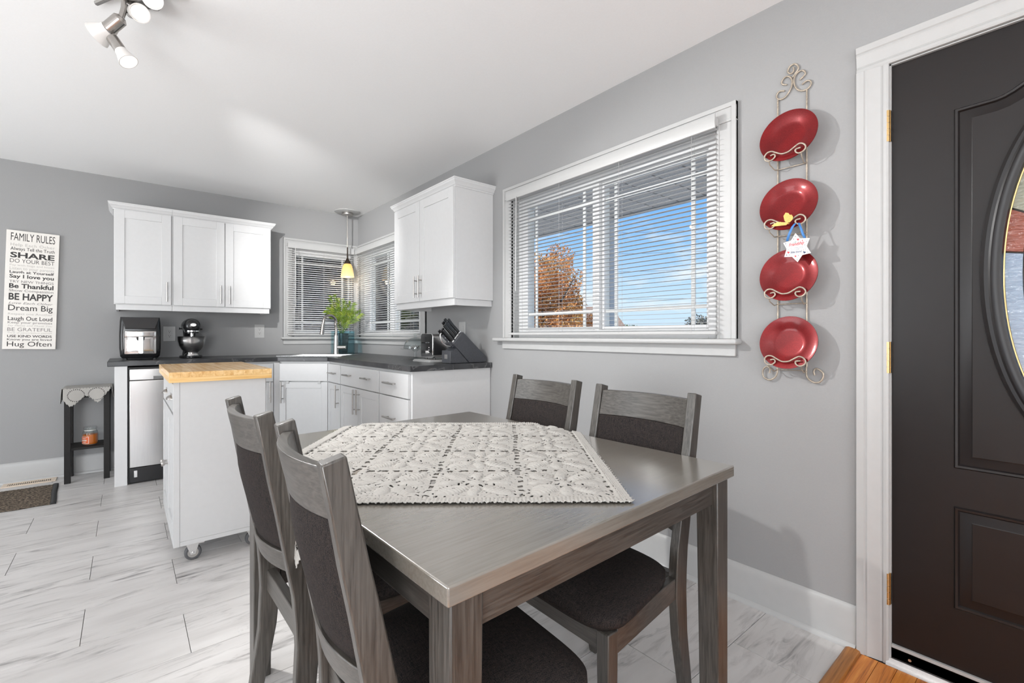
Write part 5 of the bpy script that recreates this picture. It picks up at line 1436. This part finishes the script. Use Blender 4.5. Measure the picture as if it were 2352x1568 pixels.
def lace(U, V):
    cu, cv = (U - BD)/CELL, (V - BD)/CELL
    wob = 0.05*(smooth_noise(U.shape, 26, 11) - 0.5); wob2 = 0.05*(smooth_noise(U.shape, 26, 12) - 0.5)
    cu2, cv2 = cu + wob, cv + wob2
    p, q = cu2 - np.floor(cu2) - 0.5, cv2 - np.floor(cv2) - 0.5
    inside = (cu > 0) & (cu < 4) & (cv > 0) & (cv < 4)
    Hh = np.zeros_like(U)
    hole = np.zeros(U.shape, bool)
    # petals on the diagonals and a centre boss
    ang = np.arctan2(q, p); r = np.hypot(p, q)
    for k in range(4):
        a = pi/4 + k*pi/2
        s = p*np.cos(a) + q*np.sin(a); t = -p*np.sin(a) + q*np.cos(a)
        d = ((s - 0.33)/0.20)**2 + (t/0.105)**2
        Hh += 0.0065*np.clip(1 - d, 0, 1)**0.6*(0.75 + 0.25*np.sin(s*150))
        hole |= (np.abs(d - 1.45) < 0.28) & (np.sin(np.arctan2(t, s - 0.33)*16) > 0.50)
        hole |= (((s - 0.33)/0.055)**2 + (t/0.018)**2 < 1) & (np.sin(s*260) > 0.25)
    for k in range(4):
        a = k*pi/2
        s = p*np.cos(a) + q*np.sin(a); t = -p*np.sin(a) + q*np.cos(a)
        d = ((s - 0.27)/0.14)**2 + (t/0.075)**2
        Hh += 0.0050*np.clip(1 - d, 0, 1)**0.6
        hole |= (np.abs(t) < 0.16) & (s > 0.30) & (s < 0.44) & (np.sin(s*130) > 0.55) & (np.sin(t*150) > 0.50)
    Hh += 0.004*np.clip(1 - (r/0.09)**2, 0, 1)
    hole |= (np.abs(r - 0.135) < 0.014) & (np.sin(ang*12) > 0.55)
    dmin = np.full(U.shape, 9.0)
    for k in range(8):
        a = k*pi/4; L0, W0, c0 = ((0.20, 0.105, 0.33), (0.14, 0.075, 0.27))[0 if k % 2 else 1]
        s = p*np.cos(a) + q*np.sin(a); t = -p*np.sin(a) + q*np.cos(a)
        dmin = np.minimum(dmin, ((s - c0)/L0)**2 + (t/W0)**2)
    hole |= (dmin > 1.1) & (np.sin(2*pi*25*p + 2*q) > 0.52) & (np.sin(2*pi*25*q + 2*p) > 0.52) & (smooth_noise(U.shape, 30, 17) > 0.30)
    Hh -= 0.0006*((dmin > 0.75) & (dmin < 1.15))
    # seams between the motifs: rows of dark slots
    ed_p, ed_q = 0.5 - np.abs(p), 0.5 - np.abs(q)
    jit = smooth_noise(U.shape, 60, 13)
    slot = lambda x: np.sin(x*2*pi*6 + 3*jit) > -0.25
    hole |= (ed_p < 0.040) & slot(q) & (jit > 0.15)
    hole |= (ed_q < 0.034) & slot(p + 0.1) & (jit > 0.18)
    Hh *= np.clip((np.minimum(ed_p, ed_q*1.3) - 0.03)/0.10, 0, 1)
    Hh = np.where(inside, Hh, 0); hole &= inside
    # border rows
    db = np.minimum(np.minimum(U, S - U), np.minimum(V, S - V))
    al = np.where(np.minimum(U, S-U) < np.minimum(V, S-V), V, U)
    bd = ~inside
    Hh = np.where(bd, 0.0020 + 0.0022*np.cos((db/0.0105)*2*pi)**2*1.0 + 0.0009*np.sin(al/0.0042*pi), Hh)
    hole |= bd & (np.abs(db - 0.0235) < 0.0018) & (np.sin(al/0.009*2*pi) > 0.35)
    hole |= bd & (np.abs(db - 0.0135) < 0.0013) & (np.sin(al/0.009*2*pi + 2) > 0.5)
    hole |= db < 0.0042*(0.5 + 0.5*np.sin(al/0.0155*2*pi)) + 0.0022*jit
    # yarn texture
    Hh += 0.0006*np.sin(cu*2*pi*19 + 3*np.sin(cv*2*pi*3)) * np.sin(cv*2*pi*19 + 3*np.sin(cu*2*pi*3))
    fl = np.clip((np.minimum(ed_p, ed_q) - 0.03)/0.08, 0.12, 1)
    fl = np.where(inside, fl, 0.5)
    Hh += fl*(0.0010*(rs.rand(*U.shape) - 0.3) + 0.0022*smooth_noise(U.shape, 44, 15))
    return Hh, hole
Hh, hole = lace(U, V)
wx = C1[0] + e1[0]*U + e2[0]*V; wy = C1[1] + e1[1]*U + e2[1]*V
# drape over the table edges
cT, sT = cos(TA), sin(TA)
lx = (wx - TC.x)*cT + (wy - TC.y)*sT; ly = -(wx - TC.x)*sT + (wy - TC.y)*cT
zz = np.full_like(lx, TZ + 0.0014) + Hh
def drape(l, half, z):
    o = np.abs(l) - half; m = o > 0
    r0 = 0.010
    a = np.clip(o/r0, 0, pi/2); out = np.where(m, np.sign(l)*(half + r0*np.sin(a) + np.clip(o - r0*pi/2, 0, 9)*0.06), l)
    dz = np.where(m, r0*(1-np.cos(a)) + np.clip(o - r0*pi/2, 0, 9)*0.99, 0)
    return out, z - dz
lx, zz = drape(lx, hw + 0.0005, zz); ly, zz = drape(ly, hl + 0.0005, zz)
gx = TC.x + lx*cT - ly*sT; gy = TC.y + lx*sT + ly*cT
idx = np.arange((NG+1)*(NG+1)).reshape(NG+1, NG+1)
hc = hole[:-1, :-1] & hole[1:, 1:] | (hole[:-1, 1:] & hole[1:, :-1])
quads = np.stack([idx[:-1, :-1], idx[:-1, 1:], idx[1:, 1:], idx[1:, :-1]], -1)[~hc]
used = np.unique(quads); remap = -np.ones((NG+1)**2, int); remap[used] = np.arange(len(used))
cl = MB(); P = np.stack([gx.ravel(), gy.ravel(), zz.ravel()], 1)[used]
cl.v = [tuple(p) for p in P.tolist()]; cl.f = [tuple(f) for f in remap[quads].tolist()]
o = cl.build('crochet_tablecloth', M['cream'], smooth=180, solid=0.0014, label='cream crochet tablecloth laid diagonally on the dining table', cat='tablecloth', org=(0.75, 1.2, TZ))

# ================================================================ STOOL CORNER
st = thing('plant_stool', 'small square black stool with a shelf against the far wall', 'stool', (-0.228, 4.965, 0))
lx0, lx1, ly0, ly1 = -0.358, -0.098, 4.828, 5.100; lw = 0.036
for a in (lx0, lx1 - lw):
    for b in (ly0, ly1 - lw): MB().box(a, a + lw, b, b + lw, 0, 0.695).build('leg', M['stoolblack'], st, bevel=0.002)
MB().box(lx0 - 0.004, lx1 + 0.004, ly0 - 0.004, ly1 + 0.004, 0.6955, 0.714).build('seat', M['stoolblack'], st, bevel=0.003)
for b in (ly0 + 0.006, ly1 - 0.024): MB().box(lx0 + lw, lx1 - lw, b, b + 0.018, 0.640, 0.695).build('apron', M['stoolblack'], st)
for a in (lx0 + 0.006, lx1 - 0.024): MB().box(a, a + 0.018, ly0 + lw, ly1 - lw, 0.640, 0.695).build('apron', M['stoolblack'], st)
MB().box(lx0 + 0.01, lx1 - 0.01, ly0 + 0.012, ly1 - 0.012, 0.244, 0.262).build('shelf', M['stoolblack'], st, bevel=0.002)
# crochet doily over the seat
def flap(mb, A, B, drops, outward, n=130, zt=0.7165):
    """hanging lace flap along the edge A->B; drops = [(s, depth)]; outward = vector"""
    A = Vector(A); B = Vector(B); out = Vector(outward); nv = 84; dm = max(d for _, d in drops)
    ss = [d[0] for d in drops]; dd = [d[1] for d in drops]
    base = len(mb.v); vid = {}
    cell = lambda i, j: (i/n, j/nv*dm)
    cents = [(0.27, 0.060), (0.70, 0.055)]
    keep = []
    for j in range(nv):
        for i in range(n):
            s, d = (i+0.5)/n, (j+0.5)/nv*dm
            lim = float(np.interp(s, ss, dd))
            lim += 0.0035*sin(s*2*pi*17)
            if d > lim: continue
            h = False
            for cs, cd in cents:
                q = ((s-cs)/0.175)**2 + ((d-cd)/0.046)**2
                if 0.84 < q < 1.10 and sin(atan2((d-cd)/0.046, (s-cs)/0.175)*26) > 0.1: h = True
            if 0.004 < d < 0.009 and sin(s*2*pi*15) > 0.65: h = True
            if h: continue
            keep.append((i, j))
    def vert(i, j):
        if (i, j) not in vid:
            s, d = cell(i, j)
            P = A.lerp(B, s); r0 = 0.008
            a = min(d/r0, pi/2)
            p = P + out*(r0*sin(a) + 0.004*sin(s*9)*min(1, d/0.05) + 0.05*max(0, d - r0*pi/2)) - Vector((0, 0, r0*(1-cos(a)) + max(0, d - r0*pi/2)*0.995))
            p += out*(0.0012*sin(s*260)*sin(d*700))
            vid[(i, j)] = len(mb.v); mb.v.append(tuple(p))
        return vid[(i, j)]
    for i, j in keep: mb.f.append((vert(i, j), vert(i+1, j), vert(i+1, j+1), vert(i, j+1)))
dz = 0.7165
dl = MB()
dl.grid(40, 40, lambda u, v: (lx0 - 0.005 + (lx1 - lx0 + 0.01)*u, ly0 - 0.005 + (ly1 - ly0 + 0.01)*v, dz + 0.0012*sin(u*110)*sin(v*110)))
flap(dl, (lx0 - 0.005, ly0 - 0.005, dz), (lx1 + 0.005, ly0 - 0.005, dz), [(0, 0.085), (0.06, 0.115), (0.15, 0.142), (0.24, 0.128), (0.44, 0.070), (0.48, 0.066), (0.56, 0.080), (0.68, 0.115), (0.74, 0.122), (0.82, 0.095), (0.93, 0.045), (1.0, 0.022)], (0, -1, 0))
flap(dl, (lx0 - 0.005, ly1 + 0.002, dz), (lx0 - 0.005, ly0 - 0.005, dz), [(0, 0.05), (0.3, 0.12), (0.5, 0.07), (0.8, 0.12), (0.9, 0.115), (1.0, 0.06)], (-1, 0, 0))
flap(dl, (lx1 + 0.005, ly0 - 0.005, dz), (lx1 + 0.005, ly1 + 0.002, dz), [(0, 0.035), (0.15, 0.08), (0.3, 0.10), (0.5, 0.07), (0.8, 0.11), (1.0, 0.05)], (1, 0, 0))
dl.build('crochet_doily', M['cream'], smooth=180, solid=0.002, label='cream crochet doily hanging over the black stool', cat='doily', org=(-0.228, 4.965, 0.715))
# jar candle
jx, jy, jz = -0.216, 4.93, 0.2625
cj = thing('jar_candle', 'orange jar candle with a glass lid on the stool shelf', 'candle', (jx, jy, jz))
MB().lathe([(0.038, jz + 0.0), (0.046, jz + 0.004), (0.0475, jz + 0.02), (0.0475, jz + 0.085), (0.044, jz + 0.102), (0.037, jz + 0.112), (0.037, jz + 0.118), (0.035, jz + 0.118), (0.035, jz + 0.112), (0.042, jz + 0.101), (0.0455, jz + 0.085), (0.0455, jz + 0.02), (0.043, jz + 0.006), (0, jz + 0.005)], (jx, jy, 0), 36).build('glass_jar', M['clear'], cj, smooth=60)
MB().lathe([(0.042, jz + 0.0065), (0.0448, jz + 0.02), (0.0448, jz + 0.080), (0.0, jz + 0.080)], (jx, jy, 0), 32).build('wax', M['wax'], cj, smooth=60)
MB().lathe([(0.034, jz + 0.1185), (0.040, jz + 0.121), (0.0405, jz + 0.134), (0.037, jz + 0.140), (0.0, jz + 0.1395)], (jx, jy, 0), 32).build('glass_lid', M['clear'], cj, smooth=60)
MB().lathe([(0.0362, jz + 0.109), (0.0362, jz + 0.1175), (0.0352, jz + 0.1175), (0.0352, jz + 0.109)], (jx, jy, 0), 32).build('lid_seal', M['label_w'], cj, smooth=60)
def curved_patch(mb, a0, a1, z0, z1, r):
    vs = []; n = 10
    for z in (z0, z1):
        for k in range(n+1):
            a = a0 + (a1-a0)*k/n; vs.append((jx + r*cos(a), jy + r*sin(a), z))
    mb.add(vs, [(k, k+1, n+2+k, n+1+k) for k in range(n)])
b_ = MB(); curved_patch(b_, radians(188), radians(268), jz + 0.012, jz + 0.068, 0.0481); lb = b_.build('label', M['label_o'], cj, smooth=60)
b_ = MB()
for z0, z1, a0, a1 in ((0.013, 0.016, 196, 262), (0.064, 0.067, 196, 262), (0.016, 0.064, 259, 262), (0.050, 0.055, 205, 240), (0.034, 0.042, 200, 246), (0.022, 0.026, 212, 240)):
    curved_patch(b_, radians(a0), radians(a1), jz + z0, jz + z1, 0.0484)
b_.build('label_print', M['label_w'], lb, smooth=60)

# floor vent register
vt = thing('floor_vent', 'almond coloured metal vent register set in the floor by the wall', 'vent', (-0.56, 5.045, 0.0005))
MB().holed(rect(-0.705, -0.415, 4.985, 5.102), [rect(-0.675, -0.442, 5.012, 5.075)], fz, 0.0002, 0.006).build('frame', M['vent'], vt, bevel=0.002)
MB().box(-0.675, -0.442, 5.012, 5.075, 0.0002, 0.0008).build('duct', M['ventdark'], vt)
for k in range(21):
    xx = -0.672 + k*0.0113
    MB().box(xx, xx + 0.0055, 5.012, 5.075, 0.002, 0.0052).build('louvre', M['vent'], vt)
# woven rug
def rugz(u, v):
    x = -1.35 + (-0.402 + 1.35)*u; y = 4.31 + (4.865 - 4.31)*v
    y += 0.004*sin(x*37) ; x += 0.0 - (0.028*v - 0.0)*0.0
    return (x + 0.0015*sin(v*9)*u - 0.012*(1-v)*0 + (v-0.5)*(-0.034)*u, y, 0.0035 + 0.0035*abs(sin(u*pi*46 + (int(v*30) % 2)*pi/2))*abs(sin(v*pi*30)))
rg = thing('woven_rug', 'small brown woven rug with a black end band beside the floor vent', 'rug', (-0.8, 4.6, 0))
MB().grid(184, 120, rugz).build('weave', M['rug'], rg, smooth=180, solid=0.003)
bb = MB(); bb.grid(4, 30, lambda u, v: (rugz(1, v)[0] + 0.030*u - 0.002, 4.305 + 0.57*v, 0.0045 + 0.004*sin(u*pi)))
bb.build('end_band', M['blackm'], rg, smooth=180, solid=0.003)

# ================================================================ WALL SIGN
sg = thing('wall_sign', 'tall white board on the far wall headed FAMILY RULES', 'sign', (-0.558, YF - 0.0115, 1.459), local=True)
sg.rotation_euler = (0, radians(1.5), 0)
SWd, SHt = 0.287, 0.898
MB().box(-SWd/2, SWd/2, -0.011, 0.0105, -SHt/2, SHt/2).build('board', M['sign'], sg, bevel=0.002)
ROWS = [('FAMILY RULES', .021, .085, 0, 0.0, 0, 1.0), ('Help Each Other', .107, .131, 2, 0, 0, 1.1), ('Always Tell the Truth', .140, .167, 0, 0.003, 0, 1), ('SHARE', .185, .228, 0, 0.030, 0, 1),
        ('DO YOUR BEST', .239, .272, 0, -0.006, 0, 1), ('Pay with hugs and kisses', .283, .299, 2, -0.004, 0, 1), ('Listen to your parents', .307, .331, 2, -0.002, 0, 1),
        ('Laugh at Yourself', .339, .360, 0, 0.020, 0, 1), ('Say I love you', .371, .400, 0, 0.024, 0, 1), ('TRY NEW THINGS', .420, .440, 1, 0.006, 0, 1), ('Be Thankful', .449, .485, 0, 0.028, 0, 1),
        ('Show Compassion', .495, .516, 1, 0.004, 0, 1), ('BE HAPPY', .530, .584, 0, 0.026, 0, 1), ('Love Each Other', .602, .620, 1, 0, 0.35, 1), ('Dream Big', .627, .674, 0, 0.006, 0, 1),
        ('Respect one Another', .694, .711, 2, -0.002, 0, 1), ('Laugh Out Loud', .724, .757, 0, 0.010, 0, 1), ('Keep your promises', .766, .784, 1, 0.004, 0, 1),
        ('Say Please and Thank You', .795, .807, 2, 0, 0.3, 1), ('BE GRATEFUL', .819, .848, 1, -0.004, 0, 1), ('Think of others before yourself', .857, .868, 2, -0.004, 0, 1),
        ('USE KIND WORDS', .881, .900, 0, 0.020, 0, 1), ('Know you are loved', .910, .926, 0, 0.010, 0, 1), ('Hug Often', .936, .976, 0, 0.002, 0, 1)]
for txt, t0, t1, ink, bold, shear, sp_ in ROWS:
    mb = MB(); zb = SHt/2 - t1*SHt; hh = (t1 - t0)*SHt
    add_text(mb, txt, lambda u, v, zb=zb: (-SWd/2 + 0.024 + u, -0.0115, zb + v), SWd - 0.048, hh, bold, shear, sp_)
    mb.build('lettering', (M['ink'], M['inkgrey'], M['inkpale'])[ink], sg, smooth=0)

# ================================================================ PLATE RACK
rk = thing('plate_rack', 'cream wire wall rack with scroll brackets holding four red plates', 'plate rack', (1.99, 0.703, 0.936))
wr = 0.0032
XW = 1.997
topS = [(0.701, 2.156), (0.698, 2.144), (0.704, 2.135), (0.713, 2.137), (0.72, 2.148), (0.713, 2.163), (0.697, 2.167), (0.685, 2.155), (0.683, 2.141), (0.694, 2.128), (0.703, 2.117)]
lefS = [(0.723, 2.097), (0.737, 2.104), (0.742, 2.115), (0.734, 2.127), (0.72, 2.129), (0.708, 2.116), (0.704, 2.099), (0.708, 2.079), (0.722, 2.057), (0.737, 2.048), (0.751, 2.051), (0.76, 2.062), (0.758, 2.075), (0.748, 2.082), (0.731, 2.076)]
rigS = [(0.678, 2.097), (0.664, 2.106), (0.658, 2.115), (0.666, 2.128), (0.678, 2.131), (0.691, 2.124), (0.698, 2.105), (0.696, 2.085), (0.686, 2.064), (0.67, 2.052), (0.651, 2.052), (0.64, 2.063), (0.64, 2.075), (0.649, 2.083), (0.659, 2.082), (0.67, 2.076)]
blS = [(0.785, 0.964), (0.783, 0.979), (0.793, 0.99), (0.807, 0.98), (0.811, 0.964), (0.806, 0.946), (0.786, 0.936), (0.765, 0.947), (0.756, 0.968), (0.756, 0.995)]
brS = [(0.625, 0.964), (0.628, 0.98), (0.621, 0.99), (0.608, 0.985), (0.597, 0.972), (0.6, 0.953), (0.611, 0.94), (0.627, 0.938), (0.643, 0.947), (0.652, 0.962), (0.6535, 0.995)]
for S_ in (topS, lefS, rigS): MB().tube([(XW, a, b) for a, b in S_], wr, n=8, smooth=4).build('scroll', M['wire'], rk, smooth=80)
for S_ in (blS, brS): MB().tube([(XW - 0.006, a, b) for a, b in S_], wr, n=8, smooth=4).build('foot_scroll', M['wire'], rk, smooth=80)
MB().cyl((XW, 0.756, 0.993), (XW, 0.756, 2.050), wr, n=8).build('upright', M['wire'], rk)
MB().cyl((XW, 0.6535, 0.993), (XW, 0.6535, 2.053), wr, n=8).build('upright', M['wire'], rk)
BR = [(0.053, -0.066), (0.040, -0.064), (0.036, -0.073), (0.044, -0.082), (0.056, -0.085), (0.068, -0.082), (0.074, -0.072), (0.073, -0.060), (0.063, -0.051), (0.048, -0.051), (0.031, -0.061), (0.014, -0.070), (0.0, -0.071), (-0.014, -0.068),
      (-0.031, -0.058), (-0.047, -0.050), (-0.060, -0.054), (-0.068, -0.064), (-0.068, -0.074), (-0.059, -0.083), (-0.046, -0.085), (-0.036, -0.078), (-0.036, -0.068), (-0.052, -0.066)]
PZ = [1.877, 1.613, 1.344, 1.086]
PLATE_LAB = ['topmost red plate on the wire wall rack', 'second red plate from the top of the wire rack, behind the gold butterfly', 'third red plate from the top, partly behind the white star ornament', 'lowest red plate on the wire wall rack']
pt_ = radians(11)
ax = Vector((-cos(pt_), 0, sin(pt_)))
Mp = ax.to_track_quat('Z', 'X').to_matrix()
PR = [(0.0, 0.0), (0.045, 0.0), (0.060, 0.002), (0.068, 0.007), (0.098, 0.0125), (0.1015, 0.013), (0.102, 0.011), (0.098, 0.009), (0.066, 0.0035), (0.060, -0.002), (0.045, -0.004), (0.0, -0.004)]
for zc, lab in zip(PZ, PLATE_LAB):
    b = MB().tube([(1.926, 0.703 + a, zc + c) for a, c in BR], 0.0029, n=8, smooth=4).build('bracket_scroll', M['wire'], rk, smooth=80)
    a = MB()
    for yy, ys in ((0.756, 0.059), (0.6535, -0.053)):
        a.tube([(XW, yy, zc - 0.106), (1.965, yy, zc - 0.112), (1.936, 0.703 + ys, zc - 0.098), (1.927, 0.703 + ys, zc - 0.0845)], 0.0022, n=6)
    a.cyl((XW - 0.003, 0.756, zc - 0.106), (XW - 0.003, 0.6535, zc - 0.106), 0.0022, n=6)
    a.build('bracket_arm', M['wire'], rk)
    p = MB().lathe(PR, (1.958, 0.702, zc), 56, M=Mp).build('red_plate', M['red'], smooth=40, org=(1.958, 0.702, zc), label=lab, cat='plate', group='red plates on the wire rack')
# gold butterfly resting on the second bracket
bf = thing('butterfly_ornament', 'gold glitter butterfly clipped on the second plate', 'ornament', (1.918, 0.70, 1.535))
MB().prism([(0.699, 1.578), (0.690, 1.575), (0.684, 1.566), (0.678, 1.566), (0.673, 1.557), (0.674, 1.547), (0.683, 1.538), (0.694, 1.537), (0.702, 1.548), (0.706, 1.566)], lambda p, q, t: (t + (q - 1.537)*0.10, p, q), 1.914, 1.9155).build('upper_wing', M['gold'], bf, smooth=0)
MB().prism([(0.747, 1.534), (0.738, 1.541), (0.724, 1.546), (0.706, 1.542), (0.688, 1.536), (0.694, 1.529), (0.712, 1.530), (0.730, 1.531)], lambda p, q, t: (t, p, q), 1.9105, 1.912).build('lower_wing', M['gold'], bf, smooth=0)
MB().tube([(1.913, 0.712, 1.537), (1.913, 0.700, 1.535), (1.913, 0.684, 1.533)], [0.0016, 0.0026, 0.0015], n=8).build('body', M['gold'], bf)
an = MB()
for dy in (0.0, 0.006): an.tube([(1.913, 0.709, 1.538), (1.912, 0.714 + dy, 1.545)], 0.0005, n=4)
an.build('antenna', M['gold'], bf)
# star ornament
ZX = lambda a, b: (0.667 - (a - 768)*0.000125, 1.496 - (b - 620)*0.000147 - (a - 768)*0.0000225)
star = [(768, 620), (890, 752), (1150, 738), (1065, 940), (1175, 1110), (950, 1170), (825, 1355), (675, 1225), (460, 1240), (525, 1030), (430, 880), (645, 815)]
so_ = thing('star_ornament', 'white star shaped plaque with FRIENDSHIP wording hanging on a blue ribbon', 'ornament', (1.926, 0.665, 1.389))
so_['label'] = 'white star plaque lettered about friendship hanging on a blue ribbon'
XS = 1.9225
MB().prism([ZX(a, b) for a, b in star], lambda p, q, t: (t, p, q), XS, XS + 0.003).build('plaque', M['starw'], so_, bevel=0.0006)
rb_ = MB()
for path in ([(545, 835), (600, 660), (690, 470), (770, 375)], [(1020, 745), (965, 640), (930, 530), (860, 365)]):
    P_ = [ZX(a, b) for a, b in path]; w_ = 0.0042
    vs = []; 
    for k, (p, q) in enumerate(P_):
        tw = (0.002, 0.003, 0.001, -0.002)[k]
        vs += [(XS - 0.001 + tw*0.6, p - w_, q), (XS - 0.001 - tw*0.6, p + w_, q + 0.001)]
    rb_.add(vs, [(2*k, 2*k+2, 2*k+3, 2*k+1) for k in range(len(P_)-1)])
rb_.build('ribbon', M['ribbon'], so_, smooth=60, solid=0.0006)
def star_text(txt, A, B, cap, m, bold=0.0, shear=0.0):
    mb = MB()
    def fn(u, v):
        a = A[0] + (B[0]-A[0])*u; b = A[1] + (B[1]-A[1])*u - v
        y, z = ZX(a, b); return (XS - 0.0004, y, z)
    add_text(mb, txt, fn, 1.0, cap, bold, shear); return mb.build('lettering', M[m], so_, smooth=0)
star_text('OUR', (705, 884), (795, 868), 46, 'igreen', 0.01)
star_text('Friendship', (588, 972), (1000, 890), 84, 'ired', 0.02, 0.35)
star_text("isn't a big thing", (620, 1028), (965, 972), 28, 'iblue', -0.006)
star_text("it's a million", (652, 1066), (940, 1022), 28, 'iblue', -0.006)
star_text('little things!', (640, 1142), (945, 1102), 56, 'iblue', 0.02, 0.2)
def heart(cx, cy, s, rot=0):
    out = []
    for k in range(20):
        t = 2*pi*k/20; x = 16*sin(t)**3; y = 13*cos(t) - 5*cos(2*t) - 2*cos(3*t) - cos(4*t)
        x, y = x*s/16, -y*s/16; out.append((cx + x*cos(rot) - y*sin(rot), cy + x*sin(rot) + y*cos(rot)))
    return out
def star5(cx, cy, s): return [(cx + (s if k % 2 == 0 else s*0.45)*sin(pi*k/5), cy - (s if k % 2 == 0 else s*0.45)*cos(pi*k/5)) for k in range(10)]
for cname, shapes in (('ired', [heart(838, 782, 34, -0.1), heart(578, 1120, 34, 0.1), star5(955, 800, 22), star5(770, 1208, 36), star5(985, 1040, 14), star5(565, 866, 10), star5(546, 990, 10)]),
                     ('iblue', [heart(1008, 1100, 36, 0.25), star5(722, 775, 18), star5(503, 900, 20), star5(570, 1050, 15), star5(528, 1188, 22), star5(604, 1182, 17), star5(845, 1188, 16), star5(1066, 826, 14), star5(528, 950, 12), star5(1015, 915, 14)]),
                     ('igreen', [star5(768, 704, 24), star5(1025, 785, 14), star5(1095, 772, 11), star5(665, 830, 12), star5(1038, 1018, 16), star5(1085, 1090, 18), star5(812, 1292, 18), star5(835, 1245, 11), star5(818, 732, 10)])):
    mb = MB()
    for sh in shapes:
        mb.holed([ZX(a, b) for a, b in sh], [], lambda p, q, t: (t, p, q), XS - 0.0004, XS - 0.0002)
    mb.build('printed_marks', M[cname], so_, smooth=0)

# ================================================================ LAMPS
tl = thing('track_light', 'satin nickel ceiling track light with frosted white shades', 'lamp', (0.02, 2.33, 2.42))
MB().tube([(-0.09, 2.47, 2.428), (-0.03, 2.37, 2.428), (0.03, 2.34, 2.428), (0.09, 2.25, 2.428), (0.17, 2.20, 2.428)], 0.009, n=10, smooth=4).build('track_bar', M['lampmetal'], tl)
MB().cyl((0.03, 2.34, 2.4385), (0.03, 2.34, 2.4285), 0.06, n=32).build('canopy', M['lampmetal'], tl)
def head(a0, a1, s0, s1, g1, rs, rg0, rg1, bulb):
    h = MB().tube([a0, Vector(a0).lerp(Vector(a1), 0.5) + Vector((0.004, 0, 0)), a1], 0.0085, n=10, smooth=3).build('arm', M['lampmetal'], tl)
    s0, s1, g1 = Vector(s0), Vector(s1), Vector(g1); d = (s1 - s0).normalized()
    MB().cyl(s0 - d*0.010, s0, rs*0.55, rs, n=24).cyl(s0, s1, rs, rs, n=24).build('socket', M['lampmetal'], h)
    dg = (g1 - s1).normalized(); q = dg.to_track_quat('Z', 'Y').to_matrix(); L = (g1 - s1).length
    prof = [(rg0, 0.0), (rg0*1.08, L*0.25), (rg0 + (rg1-rg0)*0.55, L*0.6), (rg1, L), (rg1 - 0.003, L), (rg0 + (rg1-rg0)*0.5, L*0.6), (rg0*0.9, L*0.2)]
    MB().lathe(prof, tuple(s1), 28, M=q).build('glass_shade', M['frost'], h, smooth=60)
    MB().lathe([(0.0, L*0.80), (rg1*0.78, L*0.86), (rg1*0.80, L*0.93), (0.0, L*0.97)], tuple(s1), 24, M=q).build('bulb', M['bulb'], h, smooth=60)
head((-0.007, 2.345, 2.421), (-0.016, 2.349, 2.340), (-0.017, 2.350, 2.334), (-0.053, 2.380, 2.296), (-0.087, 2.408, 2.272), 0.024, 0.026, 0.046, True)
head((0.0, 2.40, 2.424), (-0.040, 2.378, 2.272), (-0.040, 2.376, 2.262), (-0.015, 2.355, 2.215), (0.008, 2.337, 2.172), 0.0205, 0.0205, 0.033, True)
head((0.022, 2.42, 2.424), (0.018, 2.42, 2.412), (0.017, 2.412, 2.405), (0.024, 2.370, 2.392), (0.041, 2.275, 2.342), 0.020, 0.022, 0.033, True)
head((0.10, 2.30, 2.424), (0.092, 2.31, 2.415), (0.088, 2.31, 2.412), (0.084, 2.29, 2.408), (0.078, 2.235, 2.390), 0.020, 0.022, 0.034, True)
pn = thing('pendant_lamp', 'small amber glass pendant lamp hanging in front of the far window', 'lamp', (1.83, 4.98, 1.74))
px0, py0 = 1.83, 4.98
MB().lathe([(0.0, 2.4395), (0.132, 2.4395), (0.132, 2.4345), (0.122, 2.430), (0.062, 2.429), (0.0, 2.429)], (px0, py0, 0), 48).build('ceiling_medallion', M['trim'], pn, smooth=50)
MB().lathe([(0.0, 2.4288), (0.058, 2.4288), (0.060, 2.42), (0.058, 2.405), (0.030, 2.398), (0.0, 2.398)], (px0, py0, 0), 36).build('canopy', M['nickel'], pn, smooth=50)
MB().cyl((px0, py0, 1.935), (px0, py0, 2.3978), 0.006, n=12).build('stem', M['nickel'], pn)
MB().lathe([(0.007, 2.06), (0.007, 1.945), (0.012, 1.935), (0.022, 1.915), (0.032, 1.895), (0.034, 1.882), (0.0, 1.882)], (px0, py0, 0), 28).build('socket_cap', M['bronze'], pn, smooth=50)
MB().lathe([(0.034, 1.8815), (0.046, 1.862), (0.057, 1.82), (0.065, 1.775), (0.069, 1.742), (0.066, 1.742), (0.062, 1.775), (0.054, 1.82), (0.043, 1.858), (0.030, 1.878)], (px0, py0, 0), 40).build('glass_shade', M['amber'], pn, smooth=60)
MB().lathe([(0.0, 1.842), (0.012, 1.835), (0.024, 1.80), (0.024, 1.785), (0.0, 1.766)], (px0, py0, 0), 20).build('bulb', M['bulb'], pn, smooth=60)

# pale rug added behind the camera to bounce neutral light
MB().box(-2.7, 1.2, -3.1, -0.35, 0.0, 0.009).build('bounce_rug', M['bouncerug'], bevel=0.003, label='large pale grey rug added behind the camera to bounce neutral light', cat='rug')
